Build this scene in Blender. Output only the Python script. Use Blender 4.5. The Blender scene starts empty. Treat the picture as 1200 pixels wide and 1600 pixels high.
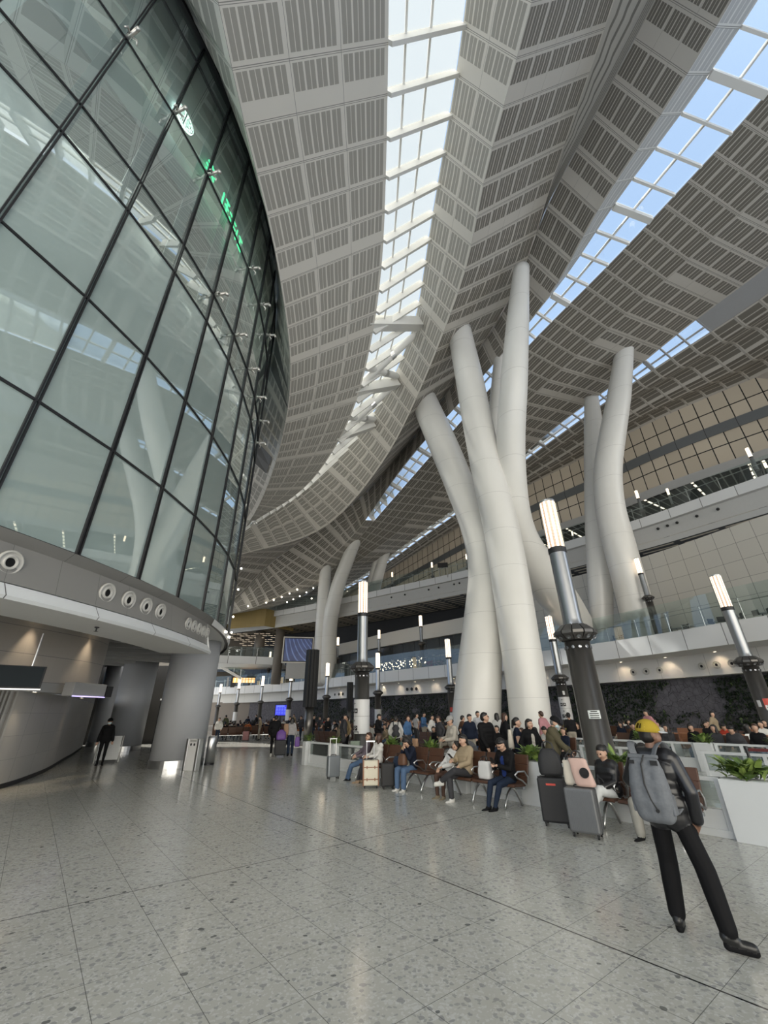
import bpy, bmesh, math, random
import numpy as np
from mathutils import Vector, Matrix
R_ = math.radians
random.seed(7)
sc = bpy.context.scene
COL = sc.collection

# ------------------------------------------------------------------ camera
cam_d = bpy.data.cameras.new('camera')
cam = bpy.data.objects.new('camera', cam_d)
COL.objects.link(cam)
cam_d.sensor_fit = 'VERTICAL'
cam_d.sensor_height = 36.0
cam_d.lens = 36.0 * 633.0 / 1600.0
cam_d.clip_end = 600
cam_d.clip_start = 0.05
PIT, ROL = R_(26.3), R_(-0.77)
cp, sp, cr, sr = math.cos(PIT), math.sin(PIT), math.cos(ROL), math.sin(ROL)
_r, _f, _u = Vector((1, 0, 0)), Vector((0, cp, sp)), Vector((0, -sp, cp))
_X, _Y = _r * cr + _u * sr, -_r * sr + _u * cr
cam.matrix_world = Matrix(((_X.x, _Y.x, -_f.x, 0), (_X.y, _Y.y, -_f.y, 0), (_X.z, _Y.z, -_f.z, 1.8), (0, 0, 0, 1)))
sc.camera = cam

# ------------------------------------------------------------------ light
vs = sc.view_settings
vs.view_transform = 'Standard'
vs.look = 'None'
vs.gamma = 1.0
vs.use_curve_mapping = False
vs.exposure = 0.80
cy = sc.cycles
cy.use_denoising = True
cy.max_bounces = 7
cy.diffuse_bounces = 4
cy.glossy_bounces = 3
cy.transmission_bounces = 3
cy.transparent_max_bounces = 10
cy.caustics_reflective = False
cy.caustics_refractive = False
cy.sample_clamp_indirect = 4.0
cy.use_adaptive_sampling = True
cy.adaptive_threshold = 0.02

world = bpy.data.worlds.new('sky')
sc.world = world
world.use_nodes = True
wn, wl = world.node_tree.nodes, world.node_tree.links
bg = wn['Background']
tc = wn.new('ShaderNodeTexCoord')
nrm = wn.new('ShaderNodeVectorMath'); nrm.operation = 'NORMALIZE'
wl.new(tc.outputs['Generated'], nrm.inputs[0])
dot = wn.new('ShaderNodeVectorMath'); dot.operation = 'DOT_PRODUCT'
sd = Vector((0.15, -0.93, 0.36)).normalized()           # glow added to the sky behind the camera as fill light
dot.inputs[1].default_value = sd
wl.new(nrm.outputs[0], dot.inputs[0])
def wm(op, a, b=None, clamp=False):
    n = wn.new('ShaderNodeMath'); n.operation = op; n.use_clamp = clamp
    for i, v in enumerate((a, b)):
        if v is None: continue
        if isinstance(v, (int, float)): n.inputs[i].default_value = v
        else: wl.new(v, n.inputs[i])
    return n.outputs[0]
glow = wm('POWER', wm('MAXIMUM', dot.outputs['Value'], 0.0), 2.2)
sky_mix = wn.new('ShaderNodeMixRGB')
sky_mix.inputs[1].default_value = (0.315, 0.425, 0.60, 1)
sky_mix.inputs[2].default_value = (1.0, 0.95, 0.84, 1)
wl.new(wm('MULTIPLY', glow, 1.5, True), sky_mix.inputs[0])
SKY_GLOW = 2.4
strength = wm('ADD', wm('MULTIPLY', glow, SKY_GLOW), 1.0)
wl.new(sky_mix.outputs[0], bg.inputs['Color'])
wl.new(strength, bg.inputs['Strength'])

sun_d = bpy.data.lights.new('sun', 'SUN')
sun_d.energy = 2.6
sun_d.angle = R_(1.2)
sun_d.color = (1.0, 0.95, 0.86)
sun = bpy.data.objects.new('sun', sun_d)
COL.objects.link(sun)
sun.rotation_euler = Vector((0.46, -0.12, -0.86)).to_track_quat('-Z', 'Y').to_euler()

# ------------------------------------------------------------------ helpers
PH = R_(38.2)                                           # the floor grid and the seat rows run this way
E1 = Vector((-math.sin(PH), math.cos(PH), 0))
E2 = Vector((math.cos(PH), math.sin(PH), 0))
def P(u, w, z=0.0): return E1 * u + E2 * w + Vector((0, 0, z))

def link(o, parent=None):
    COL.objects.link(o)
    if parent is not None: o.parent = parent
    return o
def tag(o, label=None, cat=None, group=None, kind=None):
    if label: o['label'] = label
    if cat: o['category'] = cat
    if group: o['group'] = group
    if kind: o['kind'] = kind
    return o
def thing(name, label, cat, loc=(0, 0, 0), rz=0.0, group=None):
    o = bpy.data.objects.new(name, None)
    o.empty_display_size = 0.2
    o.location = loc
    o.rotation_euler = (0, 0, rz)
    link(o)
    return tag(o, label, cat, group)
def kids(o): return [c for c in COL.objects if c.parent == o]
def copy_tree(o, parent=None):
    c = o.copy()
    COL.objects.link(c)
    c.parent = parent
    for ch in o.children: copy_tree(ch, c)
    return c

class MB:
    """collects verts and faces of ONE mesh object"""
    def __init__(s): s.v, s.f, s.m, s.uv = [], [], [], {}
    def add(s, vs_, fs_, mi=0):
        k = len(s.v)
        s.v += [tuple(p) for p in vs_]
        for f in fs_:
            s.f.append(tuple(i + k for i in f)); s.m.append(mi)
    def quad(s, a, b, c, d, mi=0, uv=None):
        s.add((a, b, c, d), ((0, 1, 2, 3),), mi)
        if uv: s.uv[len(s.f) - 1] = uv
    def box(s, c, size, rz=0.0, mi=0, M=None):
        x, y, z = size[0] / 2, size[1] / 2, size[2] / 2
        pts = [Vector((i * x, j * y, k * z)) for k in (-1, 1) for j in (-1, 1) for i in (-1, 1)]
        rm = M if M is not None else Matrix.Rotation(rz, 3, 'Z')
        s.add([rm @ p + Vector(c) for p in pts], ((0, 2, 3, 1), (4, 5, 7, 6), (0, 1, 5, 4), (2, 6, 7, 3), (0, 4, 6, 2), (1, 3, 7, 5)), mi)
    def beam(s, a, b, w, h, mi=0, up=(0, 0, 1)):
        a, b = Vector(a), Vector(b); d = b - a
        L = d.length
        if L < 1e-6: return
        d.normalize()
        sd_ = d.cross(Vector(up))
        if sd_.length < 1e-4: sd_ = d.cross(Vector((0, 1, 0)))
        sd_.normalize(); u_ = sd_.cross(d)
        M = Matrix((sd_, d, u_)).transposed()
        s.box((a + b) / 2, (w, L, h), M=M, mi=mi)
    def tube(s, pts, rad, n=12, cap=True, mi=0, flat=1.0):
        pts = [Vector(p) for p in pts]
        if not hasattr(rad, '__len__'): rad = [rad] * len(pts)
        base = len(s.v); prev = None
        for i, p in enumerate(pts):
            t = (pts[min(i + 1, len(pts) - 1)] - pts[max(i - 1, 0)]).normalized()
            if prev is None:
                a = t.cross(Vector((0, 0, 1)))
                if a.length < 0.05: a = Vector((1, 0, 0))
            else: a = prev - t * prev.dot(t)
            a.normalize(); prev = a; b = t.cross(a)
            for k in range(n):
                q = 2 * math.pi * k / n
                s.v.append(tuple(p + (a * math.cos(q) + b * math.sin(q) * flat) * rad[i]))
        for i in range(len(pts) - 1):
            for k in range(n):
                s.f.append((base + i * n + k, base + i * n + (k + 1) % n, base + (i + 1) * n + (k + 1) % n, base + (i + 1) * n + k)); s.m.append(mi)
        if cap:
            s.f.append(tuple(base + k for k in range(n))[::-1]); s.m.append(mi)
            e = base + (len(pts) - 1) * n
            s.f.append(tuple(e + k for k in range(n))); s.m.append(mi)
    def lathe(s, prof, n=20, c=(0, 0, 0), mi=0, axis=None, sx=1.0, sy=1.0, caps=True):
        c = Vector(c); base = len(s.v)
        rot = Vector((0, 0, 1)).rotation_difference(Vector(axis)).to_matrix() if axis is not None else Matrix.Identity(3)
        for r, z in prof:
            for k in range(n):
                q = 2 * math.pi * k / n
                s.v.append(tuple(rot @ Vector((r * sx * math.cos(q), r * sy * math.sin(q), z)) + c))
        for i in range(len(prof) - 1):
            for k in range(n):
                s.f.append((base + i * n + k, base + i * n + (k + 1) % n, base + (i + 1) * n + (k + 1) % n, base + (i + 1) * n + k)); s.m.append(mi)
        if caps and prof[0][0] > 1e-4: s.f.append(tuple(base + k for k in range(n))[::-1]); s.m.append(mi)
        e = base + (len(prof) - 1) * n
        if caps and prof[-1][0] > 1e-4: s.f.append(tuple(e + k for k in range(n))); s.m.append(mi)
    def ball(s, c, r, n=10, mi=0, sz=1.0):
        s.lathe([(max(1e-5, r * math.sin(math.pi * i / n)), -r * sz * math.cos(math.pi * i / n)) for i in range(n + 1)], 2 * n, c, mi)
    def sheet(s, A, B, mi=0, nu=1.0, v0=0.0, dv=1.0, sub=1):
        """ruled strip between two equally long point rows; u runs 0..nu across, v one unit per row"""
        for i in range(len(A) - 1):
            for j in range(sub):
                f0, f1 = j / sub, (j + 1) / sub
                p = [Vector(A[i]).lerp(Vector(B[i]), f0), Vector(A[i]).lerp(Vector(B[i]), f1), Vector(A[i + 1]).lerp(Vector(B[i + 1]), f1), Vector(A[i + 1]).lerp(Vector(B[i + 1]), f0)]
                a, b = v0 + i * dv, v0 + (i + 1) * dv
                s.quad(*p, mi=mi, uv=((f0 * nu, a), (f1 * nu, a), (f1 * nu, b), (f0 * nu, b)))
    def build(s, name, mats, parent=None, smooth=False, bevel=0.0, loc=None, rz=None):
        me = bpy.data.meshes.new(name)
        me.from_pydata([tuple(p) for p in s.v], [], s.f)
        if not isinstance(mats, (list, tuple)): mats = [mats]
        for m in mats: me.materials.append(m)
        if any(s.m): me.polygons.foreach_set('material_index', s.m)
        if s.uv:
            ul = me.uv_layers.new(name='UVMap')
            for fi, co in s.uv.items():
                for li, c in zip(me.polygons[fi].loop_indices, co): ul.data[li].uv = c
        if smooth: me.polygons.foreach_set('use_smooth', [True] * len(me.polygons))
        me.update()
        o = bpy.data.objects.new(name, me)
        link(o, parent)
        if loc is not None: o.location = loc
        if rz is not None: o.rotation_euler = (0, 0, rz)
        if bevel:
            b = o.modifiers.new('edge', 'BEVEL'); b.width = bevel; b.segments = 2; b.limit_method = 'ANGLE'
        return o

def struct(o, label=None):
    o['kind'] = 'structure'
    if label: o['label'] = label
    return o

# ------------------------------------------------------------------ materials
class NT:
    def __init__(s, name):
        s.m = bpy.data.materials.new(name); s.m.use_nodes = True
        s.n, s.l = s.m.node_tree.nodes, s.m.node_tree.links
        s.b = s.n['Principled BSDF']
    def node(s, t, **kw):
        n = s.n.new(t)
        for k, v in kw.items(): setattr(n, k, v)
        return n
    def put(s, sock, v):
        if v is None: return
        if isinstance(v, (int, float)): sock.default_value = v
        elif isinstance(v, tuple): sock.default_value = v if len(v) != 3 or sock.type == 'VECTOR' else (*v, 1)
        else: s.l.new(v, sock)
    def M(s, op, a, b=None, c=None, clamp=False):
        n = s.node('ShaderNodeMath', operation=op, use_clamp=clamp)
        for i, v in enumerate((a, b, c)): s.put(n.inputs[i], v)
        return n.outputs[0]
    def mix(s, f, a, b):
        n = s.node('ShaderNodeMixRGB')
        for i, v in enumerate((f, a, b)): s.put(n.inputs[i], v)
        return n.outputs[0]
    def noise(s, vec, scale, detail=3.0):
        n = s.node('ShaderNodeTexNoise'); n.inputs['Scale'].default_value = scale; n.inputs['Detail'].default_value = detail
        if vec is not None: s.l.new(vec, n.inputs['Vector'])
        return n.outputs['Fac']
    def obj(s): return s.node('ShaderNodeTexCoord').outputs['Object']
    def pos(s): return s.node('ShaderNodeNewGeometry').outputs['Position']
    def uv(s):
        x = s.node('ShaderNodeSeparateXYZ'); s.l.new(s.node('ShaderNodeTexCoord').outputs['UV'], x.inputs[0])
        return x.outputs['X'], x.outputs['Y']
    def set(s, color=None, rough=None, metal=None, **kw):
        if color is not None: s.put(s.b.inputs['Base Color'], color)
        if rough is not None: s.put(s.b.inputs['Roughness'], rough)
        if metal is not None: s.put(s.b.inputs['Metallic'], metal)
        for k, v in kw.items(): s.put(s.b.inputs[k.replace('_', ' ')], v)
        return s.m

def mat(name, color, rough=0.5, metal=0.0, var=0.08, scale=6.0, spec=None):
    t = NT(name)
    k = t.noise(t.obj(), scale)
    lo = tuple(c * (1 - var) for c in color); hi = tuple(min(1, c * (1 + var)) for c in color)
    t.set(t.mix(k, lo, hi), rough, metal)
    if spec is not None: t.b.inputs['Specular IOR Level'].default_value = spec
    return t.m
def emis(name, color, strength, base=(0.8, 0.8, 0.8)):
    t = NT(name)
    t.set(base, 0.4)
    t.b.inputs['Emission Color'].default_value = (*color, 1)
    t.b.inputs['Emission Strength'].default_value = strength
    return t.m
def glass(name, tint, refl=0.06, rough=0.02, body=0.0, body_col=(0.5, 0.6, 0.6)):
    """thin sheet: see-through tint, mirror by Fresnel, a little body colour"""
    t = NT(name)
    t.n.remove(t.b)
    tr = t.node('ShaderNodeBsdfTransparent'); tr.inputs[0].default_value = (*tint, 1)
    gl = t.node('ShaderNodeBsdfGlossy'); gl.inputs['Roughness'].default_value = rough; gl.inputs[0].default_value = (0.95, 1, 0.98, 1)
    fr = t.node('ShaderNodeFresnel'); fr.inputs[0].default_value = 1.52
    f = t.M('ADD', t.M('MULTIPLY', fr.outputs[0], 1.6), refl - 0.06, clamp=True)
    a = tr.outputs[0]
    if body:
        df = t.node('ShaderNodeBsdfDiffuse'); df.inputs[0].default_value = (*body_col, 1)
        mx = t.node('ShaderNodeMixShader'); mx.inputs[0].default_value = body
        t.l.new(a, mx.inputs[1]); t.l.new(df.outputs[0], mx.inputs[2]); a = mx.outputs[0]
    mx = t.node('ShaderNodeMixShader'); t.l.new(f, mx.inputs[0]); t.l.new(a, mx.inputs[1]); t.l.new(gl.outputs[0], mx.inputs[2])
    t.l.new(mx.outputs[0], t.n['Material Output'].inputs['Surface'])
    return t.m

def roof_panels(name, light, dark, slots=8, beam=5, warm=0.0, mu=0.045, mv=0.09):
    """white perforated panels: u counts panels across, v counts rows along; every beam-th row carries a plain band"""
    t = NT(name)
    u, v = t.uv()
    fu, fv = t.M('FRACT', u), t.M('FRACT', v)
    inu = t.M('MULTIPLY', t.M('GREATER_THAN', fu, mu), t.M('LESS_THAN', fu, 1 - mu))
    row = t.M('MODULO', t.M('FLOOR', v), beam)
    isb = t.M('COMPARE', t.M('ABSOLUTE', row), beam - 1.0, 0.1)
    top = t.M('SUBTRACT', 1 - mv, t.M('MULTIPLY', isb, 0.30))
    inv = t.M('MULTIPLY', t.M('GREATER_THAN', fv, mv), t.M('LESS_THAN', fv, top))
    px_ = t.M('FRACT', t.M('MULTIPLY', t.M('SUBTRACT', fu, mu), slots / 2 / (1 - 2 * mu)))
    st = t.M('MAXIMUM', t.M('LESS_THAN', px_, 0.40), t.M('MULTIPLY', t.M('GREATER_THAN', px_, 0.46), t.M('LESS_THAN', px_, 0.84)))
    slot = t.M('MULTIPLY', t.M('MULTIPLY', inu, inv), st)
    seam = t.M('MAXIMUM', t.M('MAXIMUM', t.M('LESS_THAN', fv, 0.016), t.M('COMPARE', fv, 0.045, 0.006)), t.M('LESS_THAN', fu, 0.008))
    var = t.noise(t.pos(), 0.6)
    base = t.mix(var, tuple(c * 0.93 for c in light), light)
    c1 = t.mix(slot, base, dark)
    c2 = t.mix(seam, c1, tuple(c * 0.35 for c in light))
    bump = t.node('ShaderNodeBump'); bump.inputs['Strength'].default_value = 0.4; bump.inputs['Distance'].default_value = 0.03
    t.l.new(t.M('SUBTRACT', 1.0, slot), bump.inputs['Height']); t.l.new(bump.outputs[0], t.b.inputs['Normal'])
    return t.set(c2, 0.45)

def tile_grid(name, base, joint, nu=1.0, nv=1.0, ju=0.02, jv=0.02, var=0.06, rough=0.4):
    t = NT(name)
    u, v = t.uv()
    fu, fv = t.M('FRACT', t.M('MULTIPLY', u, nu)), t.M('FRACT', t.M('MULTIPLY', v, nv))
    j = t.M('MAXIMUM', t.M('LESS_THAN', fu, ju), t.M('LESS_THAN', fv, jv))
    wn_ = t.node('ShaderNodeTexWhiteNoise', noise_dimensions='2D')
    cb = t.node('ShaderNodeCombineXYZ')
    t.l.new(t.M('FLOOR', t.M('MULTIPLY', u, nu)), cb.inputs[0]); t.l.new(t.M('FLOOR', t.M('MULTIPLY', v, nv)), cb.inputs[1])
    t.l.new(cb.outputs[0], wn_.inputs['Vector'])
    c = t.mix(wn_.outputs['Value'], tuple(x * (1 - var) for x in base), tuple(min(1, x * (1 + var)) for x in base))
    return t.set(t.mix(j, c, joint), rough)

WHITE = mat('white_paint', (0.74, 0.73, 0.70), 0.42, var=0.03, scale=0.8)
COLUMN = None
def _column():
    t = NT('white_column_steel')
    sx = t.node('ShaderNodeSeparateXYZ'); t.l.new(t.pos(), sx.inputs[0])
    f = t.M('FRACT', t.M('MULTIPLY', sx.outputs['Z'], 0.42))
    j = t.M('LESS_THAN', f, 0.006)
    k = t.noise(t.pos(), 0.5)
    c = t.mix(k, (0.70, 0.69, 0.66), (0.80, 0.79, 0.76))
    return t.set(t.mix(j, c, (0.45, 0.44, 0.42)), 0.28)
COLUMN = _column()
GREY = mat('grey_paint', (0.36, 0.36, 0.36), 0.5, var=0.04)
MIDGREY = mat('mid_grey_paint', (0.50, 0.50, 0.49), 0.5, var=0.04)
DARK = mat('dark_metal', (0.025, 0.025, 0.028), 0.4, 0.3)
BLACK = mat('black_matt', (0.012, 0.012, 0.013), 0.6)
STEEL = mat('brushed_steel', (0.62, 0.62, 0.62), 0.28, 1.0)
CHROME = mat('chrome', (0.75, 0.75, 0.76), 0.14, 1.0, var=0.02)
BRONZE = mat('bronze_grey_metal', (0.19, 0.18, 0.17), 0.33, 0.85, var=0.12, scale=2)
SILVER = mat('polished_grey_metal', (0.36, 0.37, 0.385), 0.28, 0.95, var=0.08, scale=2)
CREAM = mat('cream_panel', (0.62, 0.60, 0.55), 0.45, var=0.03)

# ------------------------------------------------------------------ floor
def _floor():
    t = NT('terrazzo_floor')
    sx = t.node('ShaderNodeSeparateXYZ'); t.l.new(t.pos(), sx.inputs[0])
    X, Y = sx.outputs['X'], sx.outputs['Y']
    c_, s_ = math.cos(PH), math.sin(PH)
    w = t.M('ADD', t.M('MULTIPLY', X, c_), t.M('MULTIPLY', Y, s_))
    u = t.M('ADD', t.M('MULTIPLY', X, -s_), t.M('MULTIPLY', Y, c_))
    def lines(x, off, per, half):
        f = t.M('FRACT', t.M('DIVIDE', t.M('SUBTRACT', x, off - per / 2), per))
        return t.M('LESS_THAN', t.M('ABSOLUTE', t.M('SUBTRACT', f, 0.5)), half / per)
    lw = t.M('MAXIMUM', lines(w, 2.64, 0.6, 0.0028), lines(u, 6.57, 0.6, 0.0028))
    big = t.M('MAXIMUM', t.M('LESS_THAN', t.M('ABSOLUTE', t.M('SUBTRACT', w, 4.37)), 0.010), t.M('LESS_THAN', t.M('ABSOLUTE', t.M('SUBTRACT', u, 6.57)), 0.007))
    def chips(scale, seed):
        mp = t.node('ShaderNodeMapping'); mp.inputs['Location'].default_value = (seed, seed * 0.7, 0); t.l.new(t.pos(), mp.inputs[0])
        nz = t.node('ShaderNodeTexNoise'); nz.inputs['Scale'].default_value = scale * 0.9; t.l.new(mp.outputs[0], nz.inputs['Vector'])
        ad = t.node('ShaderNodeVectorMath', operation='MULTIPLY_ADD'); t.l.new(nz.outputs['Color'], ad.inputs[0]); ad.inputs[1].default_value = (0.06, 0.06, 0); t.l.new(mp.outputs[0], ad.inputs[2])
        vo = t.node('ShaderNodeTexVoronoi'); vo.inputs['Scale'].default_value = scale; t.l.new(ad.outputs[0], vo.inputs['Vector'])
        sp = t.node('ShaderNodeSeparateColor'); t.l.new(vo.outputs['Color'], sp.inputs[0])
        return vo.outputs['Distance'], sp.outputs['Red'], sp.outputs['Green'], scale
    base = t.mix(t.noise(t.pos(), 0.35), (0.47, 0.462, 0.41), (0.55, 0.54, 0.485))
    base = t.mix(t.M('MULTIPLY', t.noise(t.pos(), 60), 0.5), base, (0.62, 0.62, 0.59))
    col = base
    for sc_, seed, hi_, lo_, cc in ((38, 3.1, 0.50, 0.5, (0.64, 0.64, 0.61)), (26, 7.7, 0.62, 0.42, (0.38, 0.38, 0.365)), (15, 1.3, 0.80, 0.36, (0.34, 0.34, 0.335)), (15, 9.3, 0.82, 0.34, (0.60, 0.60, 0.57)), (12, 5.9, 0.962, 0.30, (0.12, 0.125, 0.125))):
        d, r1, r2, s2 = chips(sc_, seed)
        m = t.M('MULTIPLY', t.M('GREATER_THAN', r1, hi_), t.M('LESS_THAN', d, lo_))
        col = t.mix(t.M('MULTIPLY', m, 0.85), col, cc)
    ms = t.node('ShaderNodeMapping'); ms.inputs['Location'].default_value = (3.0, 1.0, 0); t.l.new(t.pos(), ms.inputs[0])
    st = t.M('MULTIPLY', t.M('SUBTRACT', t.noise(ms.outputs[0], 1.1, 2), 0.60), 3.0, clamp=True)
    col = t.mix(t.M('MULTIPLY', st, 0.35), col, (0.40, 0.36, 0.25))
    col = t.mix(t.M('MULTIPLY', lw, 0.75), col, (0.10, 0.10, 0.095))
    col = t.mix(big, col, (0.02, 0.02, 0.022))
    rough = t.M('ADD', t.M('MULTIPLY', t.noise(t.pos(), 2.5), 0.08), 0.11)
    return t.set(col, rough)
FLOOR = _floor()
m = MB()
m.quad((-75, -14, 0), (60, -14, 0), (60, 130, 0), (-75, 130, 0))
struct(m.build('floor', FLOOR), 'speckled pale grey terrazzo floor with thin square joints')

# ------------------------------------------------------------------ roof: curves measured along the eaves, valleys and ridges
RAIL = {
    'R1L':[(-5.03,4.27,22.00),(-5.16,6.15,22.00),(-5.16,8.19,22.00),(-5.05,10.54,22.00),(-5.18,13.74,21.70),(-5.47,17.77,21.00),(-6.42,21.54,20.30),(-8.91,27.61,19.00),(-12.24,33.37,17.50)],
    'R1R':[(0.45,5.17,26.00),(0.41,6.86,26.00),(0.39,8.92,26.00),(0.29,11.49,26.00),(0.21,13.93,25.80),(-0.24,17.55,25.20),(-0.99,21.01,24.40),(-1.84,23.92,23.50),(-3.64,27.56,22.00),(-7.55,32.25,19.80),(-12.56,34.29,17.80)],
    'R2L':[(3.79,5.84,29.00),(3.82,7.33,29.00),(3.43,11.42,29.00),(2.99,16.59,28.90),(2.63,21.16,28.50),(0.70,26.26,27.00),(-2.31,30.96,25.20),(-6.18,33.66,22.70),(-13.33,36.45,18.60)],
    'KEEL':[(5.98,5.22,26.00),(5.73,5.61,26.00),(5.67,8.20,26.00),(5.21,10.71,26.00),(5.33,14.85,26.00),(4.59,19.21,26.00),(3.42,23.95,25.40),(0.06,32.03,23.00),(-6.86,39.62,19.20),(-15.03,40.48,17.10)],
    'RIDGE':[(10.90,6.33,31.00),(10.86,8.15,31.00),(10.61,13.64,31.00),(10.45,18.58,30.50),(8.86,24.31,30.00),(6.27,29.60,29.30),(2.87,35.92,28.00),(-3.22,45.21,26.00),(-7.71,47.93,24.30),(-11.33,50.20,22.30),(-15.02,50.93,20.00),(-19.91,55.14,16.80)],
    'S2L':[(14.97,5.83,28.50),(14.26,9.25,28.50),(12.83,14.17,28.50),(12.41,18.71,28.50),(9.36,25.23,28.00),(6.21,30.55,27.00),(2.74,35.27,25.50),(-1.55,43.86,23.50),(-3.41,47.78,22.80),(-10.00,55.75,19.80),(-13.74,57.79,17.80),(-17.50,57.79,15.80),(-21.50,58.88,15.00)],
    'S2R':[(19.28,9.00,29.00),(18.72,10.38,29.00),(17.75,12.51,29.00),(17.00,14.27,29.00),(16.08,16.40,29.00),(14.35,19.83,29.00),(12.03,23.89,28.70),(7.68,32.16,27.50),(5.28,36.09,26.50),(2.05,41.12,25.00),(-2.08,47.46,23.00)],
    'KINK':[(22.38,12.94,28.50),(21.49,14.60,28.50),(20.22,17.43,28.50),(18.42,21.12,28.50),(16.80,24.05,28.50),(12.83,31.90,28.00),(7.05,42.40,26.00),(5.26,45.34,25.30),(2.04,50.23,23.70),(-3.72,54.48,21.00)],
    'S3U':[(27.70,18.50,30.00),(26.36,20.78,30.00),(25.28,23.18,30.00),(24.32,25.34,30.00),(23.68,27.54,30.00),(20.17,32.74,29.40),(18.48,35.11,29.00),(16.24,38.97,28.30),(9.60,48.01,26.00),(5.81,52.09,24.80),(1.83,56.68,23.30),(-4.30,63.71,21.30)],
    'S3L':[(28.96,20.25,29.50),(27.90,21.93,29.50),(26.66,23.98,29.50),(25.20,26.57,29.50),(24.05,28.47,29.50),(20.61,33.98,29.00),(16.49,39.98,28.00),(9.89,49.86,26.00),(6.00,54.27,24.80),(1.88,58.89,23.30),(-4.44,65.87,21.30)],
    'BTOP':[(35.81, 28.19, 29.64), (32.03, 31.91, 29.64), (28.39, 36.13, 29.64), (24.9, 41.66, 29.64), (19.18, 48.2, 29.04), (12.4, 57.32, 27.84), (3.86, 68.28, 26.04), (-5.39, 80.29, 24.24)],
    'RIDGE2':[(13.14,6.47,31.60),(13.02,7.20,31.60),(12.37,8.93,31.60),(11.95,11.39,31.60),(11.38,13.20,31.50),(10.65,15.61,31.30),(10.55,18.55,30.60),(8.96,24.47,30.10),(6.37,29.79,29.40),(2.96,36.17,28.10),(-3.16,45.57,26.10),(-7.69,48.35,24.40),(-11.35,50.67,22.40),(-15.08,51.46,20.10),(-20.06,55.85,16.90)],
}
TAIL = {'R1L': [(-17, 38, 16), (-36, 40, 14)], 'R1R': [(-18, 38.5, 16.2), (-37, 41, 14.1)], 'R2L': [(-20, 39.5, 16.4), (-39, 42, 14.2)], 'KEEL': [(-23, 42, 15.4), (-42, 45, 14.2)], 'RIDGE': [(-26, 59, 14.4), (-46, 64, 13.6)],
        'RIDGE2': [(-26.2, 59.8, 14.5), (-46.2, 64.8, 13.7)], 'S2L': [(-28, 62, 14.9), (-48, 68, 14.6)], 'S2R': [(-8, 57, 20.2), (-14, 66, 18.8), (-28, 78, 18.4)], 'KINK': [(-10, 62, 19.8), (-17, 71, 18.9), (-30, 84, 18.6)],
        'S3U': [(-11, 71, 20), (-18, 80, 19.4), (-31, 92, 19)], 'S3L': [(-11.5, 73, 20), (-18.5, 82, 19.4), (-31.5, 94, 19)], 'BTOP': [(-14.5, 88, 20.6), (-23, 99, 18), (-37, 112, 16)], 'DTOP': []}
HEAD = {'R1L': (-3.4, -24, 22), 'R1R': (0.6, -24, 26), 'R2L': (4.2, -24, 29), 'KEEL': (7.4, -24, 26), 'RIDGE': (11.6, -24, 31), 'RIDGE2': (16.5, -24, 31.6), 'S2L': (18.6, -24, 28.5),
        'S2R': (26.5, -24, 29), 'KINK': (33, -24, 28.5), 'S3U': (41, -24, 30), 'S3L': (42.5, -24, 29.5), 'BTOP': (54, -24, 29.6), 'DTOP': (-10, -24, 26.5)}
def catmull(pts, n=14):
    pts = [Vector(p) for p in pts]; out = []
    for i in range(len(pts) - 1):
        p0, p1, p2, p3 = pts[max(i - 1, 0)], pts[i], pts[i + 1], pts[min(i + 2, len(pts) - 1)]
        d1 = max((p2 - p1).length, 1e-6)
        m1 = (p2 - p0) * (d1 / max((p2 - p0).length, 1e-6)); m2 = (p3 - p1) * (d1 / max((p3 - p1).length, 1e-6))
        for k in range(n):
            x = k / n; x2, x3 = x * x, x * x * x
            out.append(p1 * (2 * x3 - 3 * x2 + 1) + m1 * (x3 - 2 * x2 + x) + p2 * (-2 * x3 + 3 * x2) + m2 * (x3 - x2))
    out.append(pts[-1]); return out
def smooth_rail(pts, it=10):
    """even spacing, then light smoothing of the measured points"""
    fine = catmull(pts, 16)
    L = [0.0]
    for a, b in zip(fine, fine[1:]): L.append(L[-1] + (b - a).length)
    n = int(L[-1] / 0.75); out, j = [], 0
    for i in range(n + 1):
        t = L[-1] * i / n
        while j < len(L) - 2 and L[j + 1] < t: j += 1
        out.append(fine[j].lerp(fine[j + 1], (t - L[j]) / max(L[j + 1] - L[j], 1e-9)))
    for _ in range(it):
        out = [out[0]] + [(out[i - 1] + out[i] * 2 + out[i + 1]) / 4 for i in range(1, len(out) - 1)] + [out[-1]]
    return out
RAIL['DTOP'] = [(-26.93 + 20.85 * math.cos(R_(a)), 12.52 + 20.87 * math.sin(R_(a)), z) for a, z in ((-26, 26.5), (-20, 26.5), (-14, 26.5), (-8, 26.6), (-2, 26.6), (4, 26.3), (10, 25.8), (16, 25), (22, 24.2), (28, 23.2), (34, 22.0), (40, 20.8))] + [(-14.5, 30.5, 18.6), (-20, 36, 16.6)]
CURVE = {k: smooth_rail([HEAD[k]] + RAIL[k] + TAIL[k]) for k in RAIL}

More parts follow.
